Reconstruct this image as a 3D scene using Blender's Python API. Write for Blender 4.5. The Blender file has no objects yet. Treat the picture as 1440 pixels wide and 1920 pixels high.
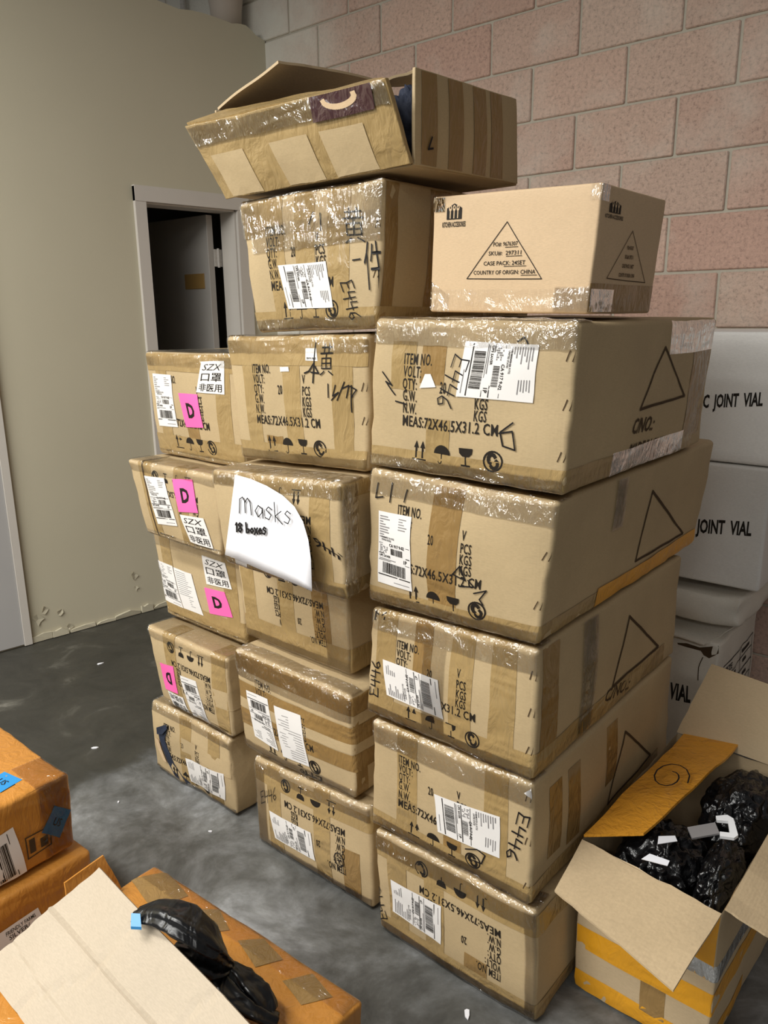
import bpy, bmesh, math, random
from mathutils import Vector, Matrix, noise
random.seed(7)
SC = bpy.context.scene
COL = SC.collection

# ------------------------------------------------------------------ camera
FPX, CAMH = 1442.0, 1.55
YAW, PITCH, ROLL = math.radians(40), math.radians(14.4), math.radians(-0.6)
_f = Vector((-math.sin(YAW)*math.cos(PITCH), math.cos(YAW)*math.cos(PITCH), -math.sin(PITCH)))
_r0 = Vector((math.cos(YAW), math.sin(YAW), 0)); _u0 = _r0.cross(_f)
_r = _r0*math.cos(ROLL) + _u0*math.sin(ROLL); _u = _u0*math.cos(ROLL) - _r0*math.sin(ROLL)
EYE = Vector((0, 0, CAMH))
cam = bpy.data.objects.new('camera', bpy.data.cameras.new('camera')); COL.objects.link(cam)
cam.matrix_world = Matrix(((_r.x, _u.x, -_f.x, EYE.x), (_r.y, _u.y, -_f.y, EYE.y), (_r.z, _u.z, -_f.z, EYE.z), (0, 0, 0, 1)))
cam.data.sensor_fit = 'VERTICAL'; cam.data.sensor_height = 36; cam.data.lens = FPX/1920*36
cam.data.clip_start = .02
SC.camera = cam

# ------------------------------------------------------------------ world, lamps, exposure
w = bpy.data.worlds.new('world'); SC.world = w; w.use_nodes = True
w.node_tree.nodes['Background'].inputs[0].default_value = (1.0, .98, .94, 1)
w.node_tree.nodes['Background'].inputs[1].default_value = .14
def area(name, loc, rot, sx, sy, power, col=(1, .985, .94)):
    d = bpy.data.lights.new(name, 'AREA'); d.shape = 'RECTANGLE'; d.size = sx; d.size_y = sy; d.energy = power; d.color = col
    o = bpy.data.objects.new(name, d); COL.objects.link(o); o.location = loc; o.rotation_euler = rot
    return o
# the twin-tube ceiling fixtures of the warehouse, hung at 3.7 m
for lx, ly in ((-2.25, -.5), (-2.25, -1.9), (-2.25, -3.3), (-2.25, -4.7), (-.2, -4.0)):
    area('tube_and_fill_light', (lx, ly, 3.45), (0, 0, 0), 2.4, .30, 104 if lx < -1 else 60)
area('tube_and_fill_light', (1.5, -2.6, 3.45), (0, 0, 0), 2.4, .30, 48)  # fill lamp added on the right to brighten the white boxes
SC.view_settings.view_transform = 'Standard'; SC.view_settings.look = 'None'
SC.view_settings.exposure = 0.0; SC.view_settings.gamma = 1.0; SC.view_settings.use_curve_mapping = False

# ------------------------------------------------------------------ survey helpers (photo measurements -> metres)
def ray(px, py): return (_r*(px-720) - _u*(py-960) + _f*FPX)
def at_y(px, py, Y): d = ray(px, py); return EYE + d*(Y/d.y)
def at_x(px, py, X): d = ray(px, py); return EYE + d*(X/d.x)
def at_z(px, py, Z): d = ray(px, py); return EYE + d*((Z-CAMH)/d.z)

# ------------------------------------------------------------------ materials
def srgb(r, g, b):
    f = lambda c: (c/255/12.92 if c/255 <= .04045 else ((c/255+.055)/1.055)**2.4)
    return (f(r), f(g), f(b), 1)
class NT:
    def __init__(s, name):
        s.m = bpy.data.materials.new(name); s.m.use_nodes = True; s.t = s.m.node_tree; s.t.nodes.clear()
        s.out = s.n('ShaderNodeOutputMaterial')
    def n(s, typ, **kw):
        o = s.t.nodes.new(typ)
        for k, v in kw.items():
            if hasattr(o, k): setattr(o, k, v)
            else: o.inputs[k.replace('_', ' ')].default_value = v
        return o
    def l(s, a, b): s.t.links.new(a, b)
    def coord(s, scale=(1, 1, 1), kind='Object'):
        c = s.n('ShaderNodeTexCoord'); m = s.n('ShaderNodeMapping'); m.inputs['Scale'].default_value = scale
        s.l(c.outputs[kind], m.inputs['Vector']); return m.outputs[0]
    def noise(s, vec, scale, detail=4, rough=.55, dist=0):
        o = s.n('ShaderNodeTexNoise'); o.inputs['Scale'].default_value = scale; o.inputs['Detail'].default_value = detail
        o.inputs['Roughness'].default_value = rough; o.inputs['Distortion'].default_value = dist
        s.l(vec, o.inputs['Vector']); return o.outputs['Fac']
    def ramp(s, fac, stops):
        o = s.n('ShaderNodeValToRGB'); e = o.color_ramp.elements
        while len(e) < len(stops): e.new(.5)
        for q, (p, c) in zip(e, stops): q.position = p; q.color = c if len(c) == 4 else (*c, 1)
        s.l(fac, o.inputs[0]); return o.outputs[0]
    def mix(s, fac, a, b, mode='MIX'):
        o = s.n('ShaderNodeMix', data_type='RGBA', blend_type=mode)
        for v, i in ((fac, 0), (a, 6), (b, 7)):
            if isinstance(v, (int, float)): o.inputs[i].default_value = v
            elif isinstance(v, tuple): o.inputs[i].default_value = v
            else: s.l(v, o.inputs[i])
        return o.outputs[2]
    def bump(s, height, strength=.3, dist=.002, prev=None):
        o = s.n('ShaderNodeBump'); o.inputs['Strength'].default_value = strength; o.inputs['Distance'].default_value = dist
        s.l(height, o.inputs['Height'])
        if prev: s.l(prev, o.inputs['Normal'])
        return o.outputs[0]
    def principled(s, col, rough=.6, normal=None, spec=.5, **kw):
        o = s.n('ShaderNodeBsdfPrincipled')
        if isinstance(col, tuple): o.inputs['Base Color'].default_value = col
        else: s.l(col, o.inputs['Base Color'])
        if isinstance(rough, (int, float)): o.inputs['Roughness'].default_value = rough
        else: s.l(rough, o.inputs['Roughness'])
        o.inputs['Specular IOR Level'].default_value = spec
        if normal: s.l(normal, o.inputs['Normal'])
        for k, v in kw.items(): o.inputs[k.replace('_', ' ')].default_value = v
        s.l(o.outputs[0], s.out.inputs[0]); return o
def g(v): return (v, v, v, 1)

def m_card(name, col, dark=.8, flute=0.0):
    t = NT(name); v = t.coord()
    big = t.noise(v, 5, 3); fine = t.noise(t.coord((1, 1, 6)), 120, 3)
    c = t.mix(big, tuple(x*dark for x in col[:3])+(1,), tuple(min(1, x*1.12) for x in col[:3])+(1,))
    c = t.mix(.22, c, t.ramp(fine, [(.3, g(.45)), (.7, g(1))]), 'MULTIPLY')
    b = t.bump(t.noise(v, 22, 4, .6), .35, .004)
    fl = t.n('ShaderNodeTexWave', wave_type='BANDS', bands_direction='X'); t.l(t.coord((1, 1, 0)), fl.inputs['Vector']); fl.inputs['Scale'].default_value = 45
    b = t.bump(fl.outputs['Fac'], .06+flute, .001, b)
    t.principled(c, .62, b, .35); return t.m
def crinkle(t, k=1.0):
    a = t.noise(t.coord((1, 1, .45)), 26, 3, .6, 1.5); c = t.noise(t.coord((.5, .5, 1.3)), 9, 2, .5, .6)
    o = t.n('ShaderNodeTexVoronoi', feature='DISTANCE_TO_EDGE'); o.inputs['Scale'].default_value = 16
    t.l(t.coord((2.2, 2.2, .8)), o.inputs['Vector'])
    e = t.ramp(o.outputs['Distance'], [(0, g(0)), (.12, g(1))])
    b = t.bump(c, .9*k, .06); b = t.bump(a, .9*k, .022, b); return t.bump(e, .3*k, .004, b)
def m_tape(name, col, rough=.24, k=.28):
    t = NT(name); v = t.coord()
    c = t.mix(t.noise(v, 9, 3), tuple(x*.88 for x in col[:3])+(1,), tuple(x*1.1 for x in col[:3])+(1,))
    t.principled(c, rough, crinkle(t, k), .5); return t.m
def m_clear(name, k=1.0, base=.05):
    t = NT(name); nrm = crinkle(t, k)
    gl = t.n('ShaderNodeBsdfGlossy'); gl.inputs['Roughness'].default_value = .13; gl.inputs['Color'].default_value = g(.95); t.l(nrm, gl.inputs['Normal'])
    tr = t.n('ShaderNodeBsdfTransparent'); tr.inputs['Color'].default_value = g(1)
    fr = t.n('ShaderNodeFresnel'); fr.inputs['IOR'].default_value = 1.45
    ad = t.n('ShaderNodeMath', operation='ADD'); t.l(fr.outputs[0], ad.inputs[0]); ad.inputs[1].default_value = base
    mx = t.n('ShaderNodeMixShader'); t.l(ad.outputs[0], mx.inputs[0]); t.l(tr.outputs[0], mx.inputs[1]); t.l(gl.outputs[0], mx.inputs[2])
    t.l(mx.outputs[0], t.out.inputs[0]); return t.m
def m_plain(name, col, rough=.6, spec=.4, nz=.1, scale=8, bump=0):
    t = NT(name); v = t.coord()
    c = t.mix(t.noise(v, scale, 4), tuple(x*(1-nz) for x in col[:3])+(1,), tuple(min(1, x*(1+nz)) for x in col[:3])+(1,))
    t.principled(c, rough, t.bump(t.noise(v, scale*4, 4), bump, .003) if bump else None, spec); return t.m
M = {}
M['card'] = m_card('cardboard_kraft', srgb(194, 171, 132))
M['card2'] = m_card('cardboard_pale_kraft', srgb(212, 184, 148), .95)
M['card_in'] = m_card('cardboard_inner_liner', srgb(198, 175, 140), .9, .03)
M['card_pale'] = m_card('cardboard_cream_flap', srgb(182, 168, 148), .95)
M['tape'] = m_tape('brown_packing_tape', srgb(166, 140, 94))
M['tape2'] = m_tape('dark_brown_packing_tape', srgb(148, 118, 72))
M['tape_orange'] = m_tape('orange_packing_tape', srgb(190, 130, 58), .25, .25)
M['tape_yellow'] = m_tape('yellow_packing_tape', srgb(226, 160, 36), .3, .2)
M['tape_amber'] = m_tape('amber_packing_tape', srgb(224, 156, 52), .2, .35)
M['tape_maroon'] = m_tape('maroon_tape', srgb(72, 46, 48), .25, .4)
M['clear'] = m_clear('clear_crinkled_tape', .9, .085)
M['clear_soft'] = m_clear('clear_smooth_tape', .5, .025)
M['ink'] = m_plain('black_print_ink', srgb(38, 33, 28), .6, .2)
M['ink_faded'] = m_plain('faded_print_ink', srgb(78, 62, 45), .7, .1)
M['marker'] = m_plain('black_marker', srgb(30, 28, 30), .5, .2)
M['grey_ink'] = m_plain('grey_label_print', srgb(135, 132, 132), .6, .2)
M['label'] = m_plain('label_paper', srgb(236, 233, 230), .45, .4, .03)
M['paper'] = m_plain('white_paper', srgb(243, 244, 250), .6, .3, .02)
M['pink'] = m_plain('pink_label_paper', srgb(250, 108, 180), .5, .4, .04)
M['blue'] = m_plain('blue_tape', srgb(45, 140, 205), .35, .5, .08)
M['white_card'] = m_card('white_cardboard', srgb(236, 234, 230), .93)
M['white_worn'] = m_card('worn_white_cardboard', srgb(226, 220, 208), .82)
M['white_plastic'] = m_plain('white_plastic', srgb(235, 236, 238), .3, .5, .02)
M['trim'] = m_plain('door_trim_paint', srgb(205, 199, 190), .4, .4, .04)
M['door_leaf'] = m_plain('door_leaf_paint', srgb(168, 164, 158), .45, .4, .04)
M['steel'] = m_plain('grey_door_paint', srgb(178, 176, 174), .4, .45, .05, 3)
M['sign'] = m_plain('brown_sign', srgb(150, 120, 70), .5, .4)
M['hinge'] = m_plain('hinge_metal', srgb(190, 185, 178), .4, .6, .3, 90)
M['closet'] = m_plain('closet_paint', srgb(120, 114, 104), .8, .2)
M['cloth'] = m_plain('dark_blue_cloth', srgb(44, 50, 66), .7, .3, .4, 25, .6)
M['duct'] = m_plain('dusty_duct_paint', srgb(190, 178, 165), .6, .3, .1)
M['grout'] = m_plain('mortar', srgb(188, 182, 168), .9, .1, .15, 30, .4)

def m_bag():
    t = NT('black_plastic_film'); v = t.coord()
    o = t.n('ShaderNodeTexVoronoi', feature='DISTANCE_TO_EDGE'); o.inputs['Scale'].default_value = 11
    ns = t.n('ShaderNodeTexNoise'); ns.inputs['Scale'].default_value = 14; t.l(v, ns.inputs['Vector'])
    t.l(t.mix(.12, v, ns.outputs['Color']), o.inputs['Vector'])
    b = t.bump(o.outputs['Distance'], .7, .05); b = t.bump(t.noise(v, 22, 3, .5, 1.5), .5, .012, b)
    t.principled(srgb(13, 13, 15), .24, b, .6); return t.m
M['bag'] = m_bag()
def m_bag2():
    t = NT('black_plastic_film_smooth'); b = t.bump(t.noise(t.coord((1, 1, 1)), 16, 2, .4, 1.5), .6, .02)
    t.principled(srgb(13, 13, 15), .3, b, .6); return t.m
M['bag2'] = m_bag2()
def m_wall():
    t = NT('beige_drywall_paint'); v = t.coord()
    c = t.mix(t.noise(v, 1.3, 3), srgb(190, 183, 160), srgb(202, 195, 172))
    t.principled(c, .55, t.bump(t.noise(v, 90, 3), .12, .002), .35); return t.m
M['wall'] = m_wall()
def m_block():
    t = NT('pink_concrete_block'); v = t.coord(kind='Object')
    oi = t.n('ShaderNodeObjectInfo'); gm = t.n('ShaderNodeNewGeometry')
    sp = t.noise(gm.outputs['Position'], 70, 5, .75); mid = t.noise(gm.outputs['Position'], 7, 3)
    c = t.mix(mid, srgb(196, 166, 150), srgb(220, 190, 174))
    tint = t.ramp(oi.outputs['Random'], [(0, srgb(220, 186, 168)), (.35, srgb(208, 186, 170)), (.7, srgb(202, 162, 146)), (1, srgb(220, 200, 184))])
    c = t.mix(.55, c, tint)
    c = t.mix(.6, c, t.ramp(sp, [(.34, g(.35)), (.46, g(.85)), (.7, g(1.2))]), 'MULTIPLY')
    # old white overspray on the blocks next to the partition
    sx = t.n('ShaderNodeSeparateXYZ'); t.l(gm.outputs['Position'], sx.inputs[0])
    mr = t.n('ShaderNodeMapRange'); mr.inputs[1].default_value = -2.75; mr.inputs[2].default_value = -3.3; t.l(sx.outputs[0], mr.inputs[0])
    ad = t.n('ShaderNodeMath', operation='MULTIPLY_ADD'); t.l(t.noise(gm.outputs['Position'], 5, 3), ad.inputs[0]); ad.inputs[1].default_value = 1.3; ad.inputs[2].default_value = -.65
    a2 = t.n('ShaderNodeMath', operation='ADD', use_clamp=True); t.l(ad.outputs[0], a2.inputs[0]); t.l(mr.outputs[0], a2.inputs[1])
    c = t.mix(a2.outputs[0], c, srgb(226, 222, 210))
    t.principled(c, .9, t.bump(sp, .8, .006), .15); return t.m
M['block'] = m_block()
def m_floor():
    t = NT('stained_concrete'); gm = t.n('ShaderNodeNewGeometry'); p = gm.outputs['Position']
    big = t.noise(p, 1.5, 3, .5, .3)
    c = t.ramp(t.noise(p, 3.2, 12, .68, .5), [(.30, srgb(66, 66, 63)), (.45, srgb(96, 96, 93)), (.56, srgb(122, 123, 122)), (.68, srgb(160, 162, 164))])
    c = t.mix(.75, c, t.ramp(big, [(.36, g(.45)), (.58, g(1.15))]), 'MULTIPLY')
    sw = t.noise(p, 11, 8, .65, 1.2)
    c = t.mix(.55, c, t.ramp(sw, [(.35, g(.6)), (.62, g(1.1))]), 'MULTIPLY')
    # darker old coating on the strip along the partition wall, with a ragged edge
    sx = t.n('ShaderNodeSeparateXYZ'); t.l(p, sx.inputs[0])
    e = t.n('ShaderNodeMath', operation='MULTIPLY_ADD'); t.l(t.noise(p, 3.5, 6, .6), e.inputs[0]); e.inputs[1].default_value = -.5; t.l(sx.outputs[0], e.inputs[2])
    mr = t.n('ShaderNodeMapRange', interpolation_type='SMOOTHSTEP'); mr.inputs[1].default_value = -2.50; mr.inputs[2].default_value = -2.62; t.l(e.outputs[0], mr.inputs[0])
    dk = t.ramp(t.noise(p, 4, 9, .65, .6), [(.3, srgb(50, 49, 43)), (.58, srgb(66, 64, 57)), (.68, srgb(92, 90, 82)), (.8, srgb(150, 146, 136))])
    c = t.mix(mr.outputs[0], c, dk)
    ro = t.ramp(sw, [(.3, g(.45)), (.7, g(.7))])
    t.principled(c, ro, t.bump(t.noise(p, 40, 5, .6), .25, .003), .4); return t.m
M['floor'] = m_floor()

# ------------------------------------------------------------------ object helpers
def link(name, me, mat=None, parent=None, loc=None):
    o = bpy.data.objects.new(name, me); COL.objects.link(o)
    if mat is not None and not me.materials: me.materials.append(M[mat] if isinstance(mat, str) else mat)
    if loc is not None: o.location = loc
    if parent is not None: o.parent = parent
    return o
def mesh(name, vs, fs, smooth=False):
    me = bpy.data.meshes.new(name); me.from_pydata([tuple(v) for v in vs], [], fs); me.update()
    if smooth: me.polygons.foreach_set('use_smooth', [True]*len(me.polygons))
    return me
def from_bm(name, bm, smooth=False):
    bmesh.ops.recalc_face_normals(bm, faces=bm.faces)
    me = bpy.data.meshes.new(name); bm.to_mesh(me); bm.free()
    if smooth: me.polygons.foreach_set('use_smooth', [True]*len(me.polygons))
    return me
def tag(o, label, cat, group=None):
    o['label'] = label; o['category'] = cat
    if group: o['group'] = group
    return o
def struct(o): o['kind'] = 'structure'; return o
def thing(name, loc, label, cat, group=None):
    o = bpy.data.objects.new(name, None); o.empty_display_size = .05; COL.objects.link(o); o.location = loc
    return tag(o, label, cat, group)
def bm_box(bm, lo, hi, xf=None):
    vs = []
    for k in range(8):
        p = Vector((hi[0] if k & 1 else lo[0], hi[1] if k & 2 else lo[1], hi[2] if k & 4 else lo[2]))
        vs.append(bm.verts.new(xf @ p if xf else p))
    for f in ((0, 2, 3, 1), (4, 5, 7, 6), (0, 1, 5, 4), (2, 6, 7, 3), (0, 4, 6, 2), (1, 3, 7, 5)):
        bm.faces.new([vs[i] for i in f])
def bevel(bm, w, seg=2):
    bmesh.ops.bevel(bm, geom=list(bm.edges), offset=w, segments=seg, affect='EDGES', profile=.5)
def slab(name, pts, th, mat, parent=None, origin=None, bend=None, n=12, smooth=True, amp=.002, seed=0):
    """a sheet of board of thickness th over the quad pts (a,b,c,d), slightly warped; coordinates in world, stored relative to origin"""
    a, b, c, d = [Vector(p) for p in pts]; nrm = (b-a).cross(d-a).normalized(); og = Vector(origin) if origin is not None else Vector((0, 0, 0))
    vs, fs = [], []
    for side in (1, -1):
        for j in range(n+1):
            for i in range(n+1):
                u, v = i/n, j/n
                p = a.lerp(b, u).lerp(d.lerp(c, u), v)
                k = noise.noise(p*7+Vector((seed, 0, 0)))*amp*3 + (bend(u, v) if bend else 0)
                e = noise.noise(p*40)*amp
                p = p + nrm*(k+side*th/2) + (b-a).normalized()*e
                vs.append(p-og)
    N = (n+1)*(n+1); ix = lambda i, j, s: s*N+j*(n+1)+i
    for j in range(n):
        for i in range(n):
            fs.append((ix(i, j, 0), ix(i+1, j, 0), ix(i+1, j+1, 0), ix(i, j+1, 0)))
            fs.append((ix(i, j, 1), ix(i, j+1, 1), ix(i+1, j+1, 1), ix(i+1, j, 1)))
    for i in range(n):
        fs.append((ix(i, 0, 0), ix(i, 0, 1), ix(i+1, 0, 1), ix(i+1, 0, 0))); fs.append((ix(i, n, 0), ix(i+1, n, 0), ix(i+1, n, 1), ix(i, n, 1)))
        fs.append((ix(0, i, 0), ix(0, i+1, 0), ix(0, i+1, 1), ix(0, i, 1))); fs.append((ix(n, i, 0), ix(n, i, 1), ix(n, i+1, 1), ix(n, i+1, 0)))
    return link(name, mesh(name, vs, fs), mat, parent)

# ------------------------------------------------------------------ lettering
_tc = {}
def text_geo(s, bold=.0, shear=0.0, space=1.0):
    """triangulated outline of a string, cap height 1, left at 0; returns verts2d, faces, width"""
    key = (s, bold, shear, space)
    if key not in _tc:
        cu = bpy.data.curves.new('t', 'FONT'); cu.body = s; cu.size = 1.4; cu.resolution_u = 2; cu.offset = bold; cu.shear = shear
        cu.space_character = space; cu.fill_mode = 'FRONT'
        o = bpy.data.objects.new('t', cu); COL.objects.link(o)
        dg = bpy.context.evaluated_depsgraph_get(); me = o.evaluated_get(dg).to_mesh()
        vs = [(v.co.x, v.co.y) for v in me.vertices]; fs = [tuple(p.vertices) for p in me.polygons]
        o.evaluated_get(dg).to_mesh_clear(); bpy.data.objects.remove(o); bpy.data.curves.remove(cu)
        x0 = min((v[0] for v in vs), default=0); vs = [(x-x0, y) for x, y in vs]
        _tc[key] = (vs, fs, max((v[0] for v in vs), default=0))
    return _tc[key]
class Flat:
    """2-D shapes gathered for one print; later mapped onto a surface"""
    def __init__(s): s.v, s.f = [], []
    def add(s, vs, fs): k = len(s.v); s.v += vs; s.f += [tuple(i+k for i in f) for f in fs]; return s
    def text(s, t, x, y, h, width=None, cond=.62, bold=.03, shear=0, anchor='l', space=1.0):
        vs, fs, wd = text_geo(t, bold, shear, space)
        sx = h*cond if width is None else width/max(wd, 1e-6)
        ox = x - (wd*sx if anchor == 'r' else wd*sx/2 if anchor == 'c' else 0)
        return s.add([(ox+a*sx, y+b*h) for a, b in vs], fs)
    def poly(s, pts): return s.add(list(pts), [tuple(range(len(pts)))])
    def rect(s, x0, y0, x1, y1): return s.poly([(x0, y0), (x1, y0), (x1, y1), (x0, y1)])
    def stroke(s, pts, wd, closed=False):
        pts = list(pts)
        if closed: pts = pts+[pts[0]]
        fine = []
        for p, q in zip(pts, pts[1:]):
            m = max(1, min(40, int(math.dist(p, q)/(wd*4)))); fine += [(p[0]+(q[0]-p[0])*k/m, p[1]+(q[1]-p[1])*k/m) for k in range(m)]
        pts = fine+[pts[-1]]
        for (ax, ay), (bx, by) in zip(pts, pts[1:]):
            dx, dy = bx-ax, by-ay; L = math.hypot(dx, dy) or 1; ex, ey = dx/L*wd*.35, dy/L*wd*.35; nx, ny = -dy/L*wd/2, dx/L*wd/2
            s.add([(ax-ex+nx, ay-ey+ny), (ax-ex-nx, ay-ey-ny), (bx+ex-nx, by+ey-ny), (bx+ex+nx, by+ey+ny)], [(0, 1, 2, 3)])
        return s
    def arc(s, cx, cy, rx, ry, a0, a1, wd, n=16):
        return s.stroke([(cx+rx*math.cos(math.radians(a0+(a1-a0)*k/n)), cy+ry*math.sin(math.radians(a0+(a1-a0)*k/n))) for k in range(n+1)], wd)
    def xf(s, fn): s.v = [fn(*p) for p in s.v]; return s
# single-line pen letters, unit box height 1
PEN = {
 'E': (.6, [[(.55, 1), (.05, .95), (.12, .5), (.02, .02), (.6, .08)], [(.1, .52), (.45, .55)]]),
 '4': (.6, [[(.12, .95), (.05, .42), (.55, .5)], [(.45, .9), (.4, -.08)]]),
 '6': (.55, [[(.42, 1), (.12, .6), (.05, .2), (.25, 0), (.48, .18), (.35, .42), (.1, .3)]]),
 '1': (.3, [[(.02, .75), (.15, 1), (.13, 0)]]), '8': (.55, [[(.45, .85), (.25, 1), (.1, .8), (.45, .3), (.28, 0), (.05, .2), (.45, .85)]]),
 'm': (.95, [[(.05, 0), (.12, .85), (.3, 1), (.42, .8), (.42, .1)], [(.42, .7), (.6, 1), (.75, .8), (.8, .05)]]),
 'a': (.6, [[(.5, .55), (.25, .7), (.05, .35), (.22, .02), (.45, .3), (.5, .6), (.52, 0)]]),
 's': (.5, [[(.45, .62), (.25, .75), (.1, .55), (.4, .3), (.25, 0), (.02, .08)]]),
 'k': (.6, [[(.1, 1.1), (.12, -.05)], [(.5, .65), (.12, .3), (.55, -.1)]]),
 'b': (.55, [[(.08, 1.1), (.1, 0), (.4, .05), (.45, .4), (.1, .45)]]), 'o': (.5, [[(.25, .55), (.05, .3), (.22, 0), (.42, .25), (.25, .55)]]),
 'x': (.5, [[(.05, .6), (.42, -.05)], [(.42, .62), (.02, -.15)]]), 'e': (.5, [[(.08, .32), (.4, .35), (.25, .6), (.05, .3), (.2, 0), (.45, .12)]]), ' ': (.35, []),
}
def pen(fl, s, x, y, h, wd, cond=1.0, slant=0.0):
    for ch in s:
        adv, st = PEN[ch]
        for ln in st: fl.stroke([(x+(a*cond+b*slant)*h, y+b*h) for a, b in ln], wd)
        x += adv*h*cond*1.05
    return x

# ------------------------------------------------------------------ cartons
LOOPS = {}
class Carton:
    """a worn carton: eight corners (world), rounded edges, bulging panels; prints, labels and tape strips lie on its warped surface"""
    def __init__(s, name, corners, label, cat='box', group=None, mat='card', r=.011, bulge=(.006, .012, .002), amp=.0055, seed=0, open_top=False, body='carton_body', parent=None):
        c = s.c = {k: Vector(v) for k, v in corners.items()}     # keys (x,y,z) in 0/1, y=0 front
        s.w = ((c[1, 0, 0]-c[0, 0, 0]).length+(c[1, 0, 1]-c[0, 0, 1]).length)/2
        s.h = ((c[0, 0, 1]-c[0, 0, 0]).length+(c[1, 0, 1]-c[1, 0, 0]).length)/2
        s.d = ((c[1, 1, 0]-c[1, 0, 0]).length+(c[1, 1, 1]-c[1, 0, 1]).length)/2
        s.r, s.b, s.amp, s.seed = r, bulge, amp, seed
        s.base = sum((c[i, j, 0] for i in (0, 1) for j in (0, 1)), Vector())/4
        s.base.z = min(c[i, j, 0].z for i in (0, 1) for j in (0, 1))
        if parent is not None: s.root, s.base = parent, parent.location.copy()
        else: s.root = thing(name, s.base, label, cat, group)
        s.body = link(body, s.make(open_top), mat, s.root)
    def warp(s, p):
        u, v, t = p.x/s.w, p.y/s.d, p.z/s.h
        q = Vector()
        for (i, j, k), c in s.c.items():
            q += c*((u if i else 1-u)*(v if j else 1-v)*(t if k else 1-t))
        S = lambda a: max(0, 4*a*(1-a))
        uc, vc, tc = min(max(u, 0), 1), min(max(v, 0), 1), min(max(t, 0), 1)
        q.x += (2*u-1)*s.b[0]*S(vc)*S(tc); q.y += (2*v-1)*s.b[1]*S(uc)*S(tc); q.z += (2*t-1)*s.b[2]*S(uc)*S(vc)
        sd = Vector((s.seed*3.7, s.seed*1.3, 0)); k = Vector((uc*s.w, vc*s.d, tc*s.h))
        nz = noise.noise_vector(k*6+sd)*s.amp + noise.noise_vector(k*17+sd)*s.amp*.45
        ed = (abs(2*uc-1)**12+abs(2*vc-1)**12+abs(2*tc-1)**12)-1
        if ed > 0: nz += noise.noise_vector(k*38+sd)*s.amp*.8*min(ed, 1)
        nz.z *= .45
        return q+nz
    def surf(s, p, off=0.0):
        r = s.r; L = (s.w, s.d, s.h)
        c = Vector([min(max(p[i], r), L[i]-r) for i in range(3)]); d = p-c
        if d.length < 1e-9: return s.warp(p)
        return s.warp(c+d.normalized()*(r+off))
    def loc(s, p, off=0.0): return s.surf(p, off)-s.base
    def make(s, open_top):
        def ticks(L, n):
            r = s.r; e = [0, r*.35, r*.7, r]
            m = [r+(L-2*r)*k/n for k in range(1, n)]
            return e+m+[L-x for x in reversed(e)]
        tx, ty, tz = ticks(s.w, 12), ticks(s.d, 14), ticks(s.h, 9)
        vs, ix, fs = [], {}, []
        def vid(p):
            k = (round(p[0], 6), round(p[1], 6), round(p[2], 6))
            if k not in ix: ix[k] = len(vs); vs.append(s.loc(Vector(p)))
            return ix[k]
        def grid(A, B, fn, flip):
            for a0, a1 in zip(A, A[1:]):
                for b0, b1 in zip(B, B[1:]):
                    f = [vid(fn(a0, b0)), vid(fn(a1, b0)), vid(fn(a1, b1)), vid(fn(a0, b1))]
                    fs.append(f[::-1] if flip else f)
        grid(tx, tz, lambda a, b: (a, 0, b), False); grid(tx, tz, lambda a, b: (a, s.d, b), True)
        grid(ty, tz, lambda a, b: (s.w, a, b), False); grid(ty, tz, lambda a, b: (0, a, b), True)
        grid(tx, ty, lambda a, b: (a, b, 0), True)
        if not open_top: grid(tx, ty, lambda a, b: (a, b, s.h), False)
        return mesh('carton_body', vs, fs, True)
    # --- surface coordinates
    def loop(s, ax, q, a):
        w, d, h = s.w, s.d, s.h
        if ax == 'X':      # up the front, over the top, down the back; a = x
            if q < 0: return (a, -q, 0)
            if q <= h: return (a, 0, q)
            if q <= h+d: return (a, q-h, h)
            return (a, d, 2*h+d-q)
        if ax == 'Z':      # round the sides: left<0, front 0..w, right w..w+d; a = z
            if q < 0: return (0, -q, a)
            if q <= w: return (q, 0, a)
            return (w, q-w, a)
        if q < 0: return (w+q, a, 0)                      # 'Y': up the right side and over the top to the left; a = y
        if q <= h: return (w, a, q)
        return (w-(q-h), a, h)
    def strip(s, ax, a0, a1, q0, q1, mat='tape', name='packing_tape', off=.0008, slant=0.0, rag=.003):
        br = {'X': (0, s.h, s.h+s.d), 'Z': (0, s.w, s.w+s.d), 'Y': (0, s.h, s.h+s.w)}[ax]; r = s.r
        qs = {q0, q1} | {q0+(q1-q0)*k/max(2, int((q1-q0)/.03)) for k in range(max(2, int((q1-q0)/.03))+1)}
        for b in br: qs |= {b+k*r for k in (-1, -.7, -.35, 0, .35, .7, 1)}
        qs = sorted(q for q in qs if q0-1e-9 <= q <= q1+1e-9)
        L = {'X': s.w, 'Z': s.h, 'Y': s.d}[ax]
        n = max(2, int((a1-a0)/.02)); As = sorted({a0+(a1-a0)*k/n for k in range(n+1)} | {x for x in (r, r*.5, L-r, L-r*.5) if a0 < x < a1})
        vs, fs = [], []
        for i, q in enumerate(qs):
            for a in As:
                e = noise.noise(Vector((a*150, q0*9+s.seed, i)))*rag if i in (0, len(qs)-1) else 0
                aa = a+slant*(q-q0)
                p = Vector(s.loop(ax, q+e*.0, min(max(aa, 0), L)))
                vs.append(s.loc(p, off)+Vector((0, 0, e if ax == 'X' else 0)))
        n = len(As)
        for i in range(len(qs)-1):
            for j in range(n-1): fs.append((i*n+j, i*n+j+1, (i+1)*n+j+1, (i+1)*n+j))
        return link(name, mesh(name, vs, fs, True), mat, s.root)
    def face(s, f, a, b):
        if f == 'F': return Vector((a, 0, b))
        if f == 'R': return Vector((s.w, a, b))
        if f == 'T': return Vector((a, b, s.h))
        if f == 'L': return Vector((0, s.d-a, b))
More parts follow.
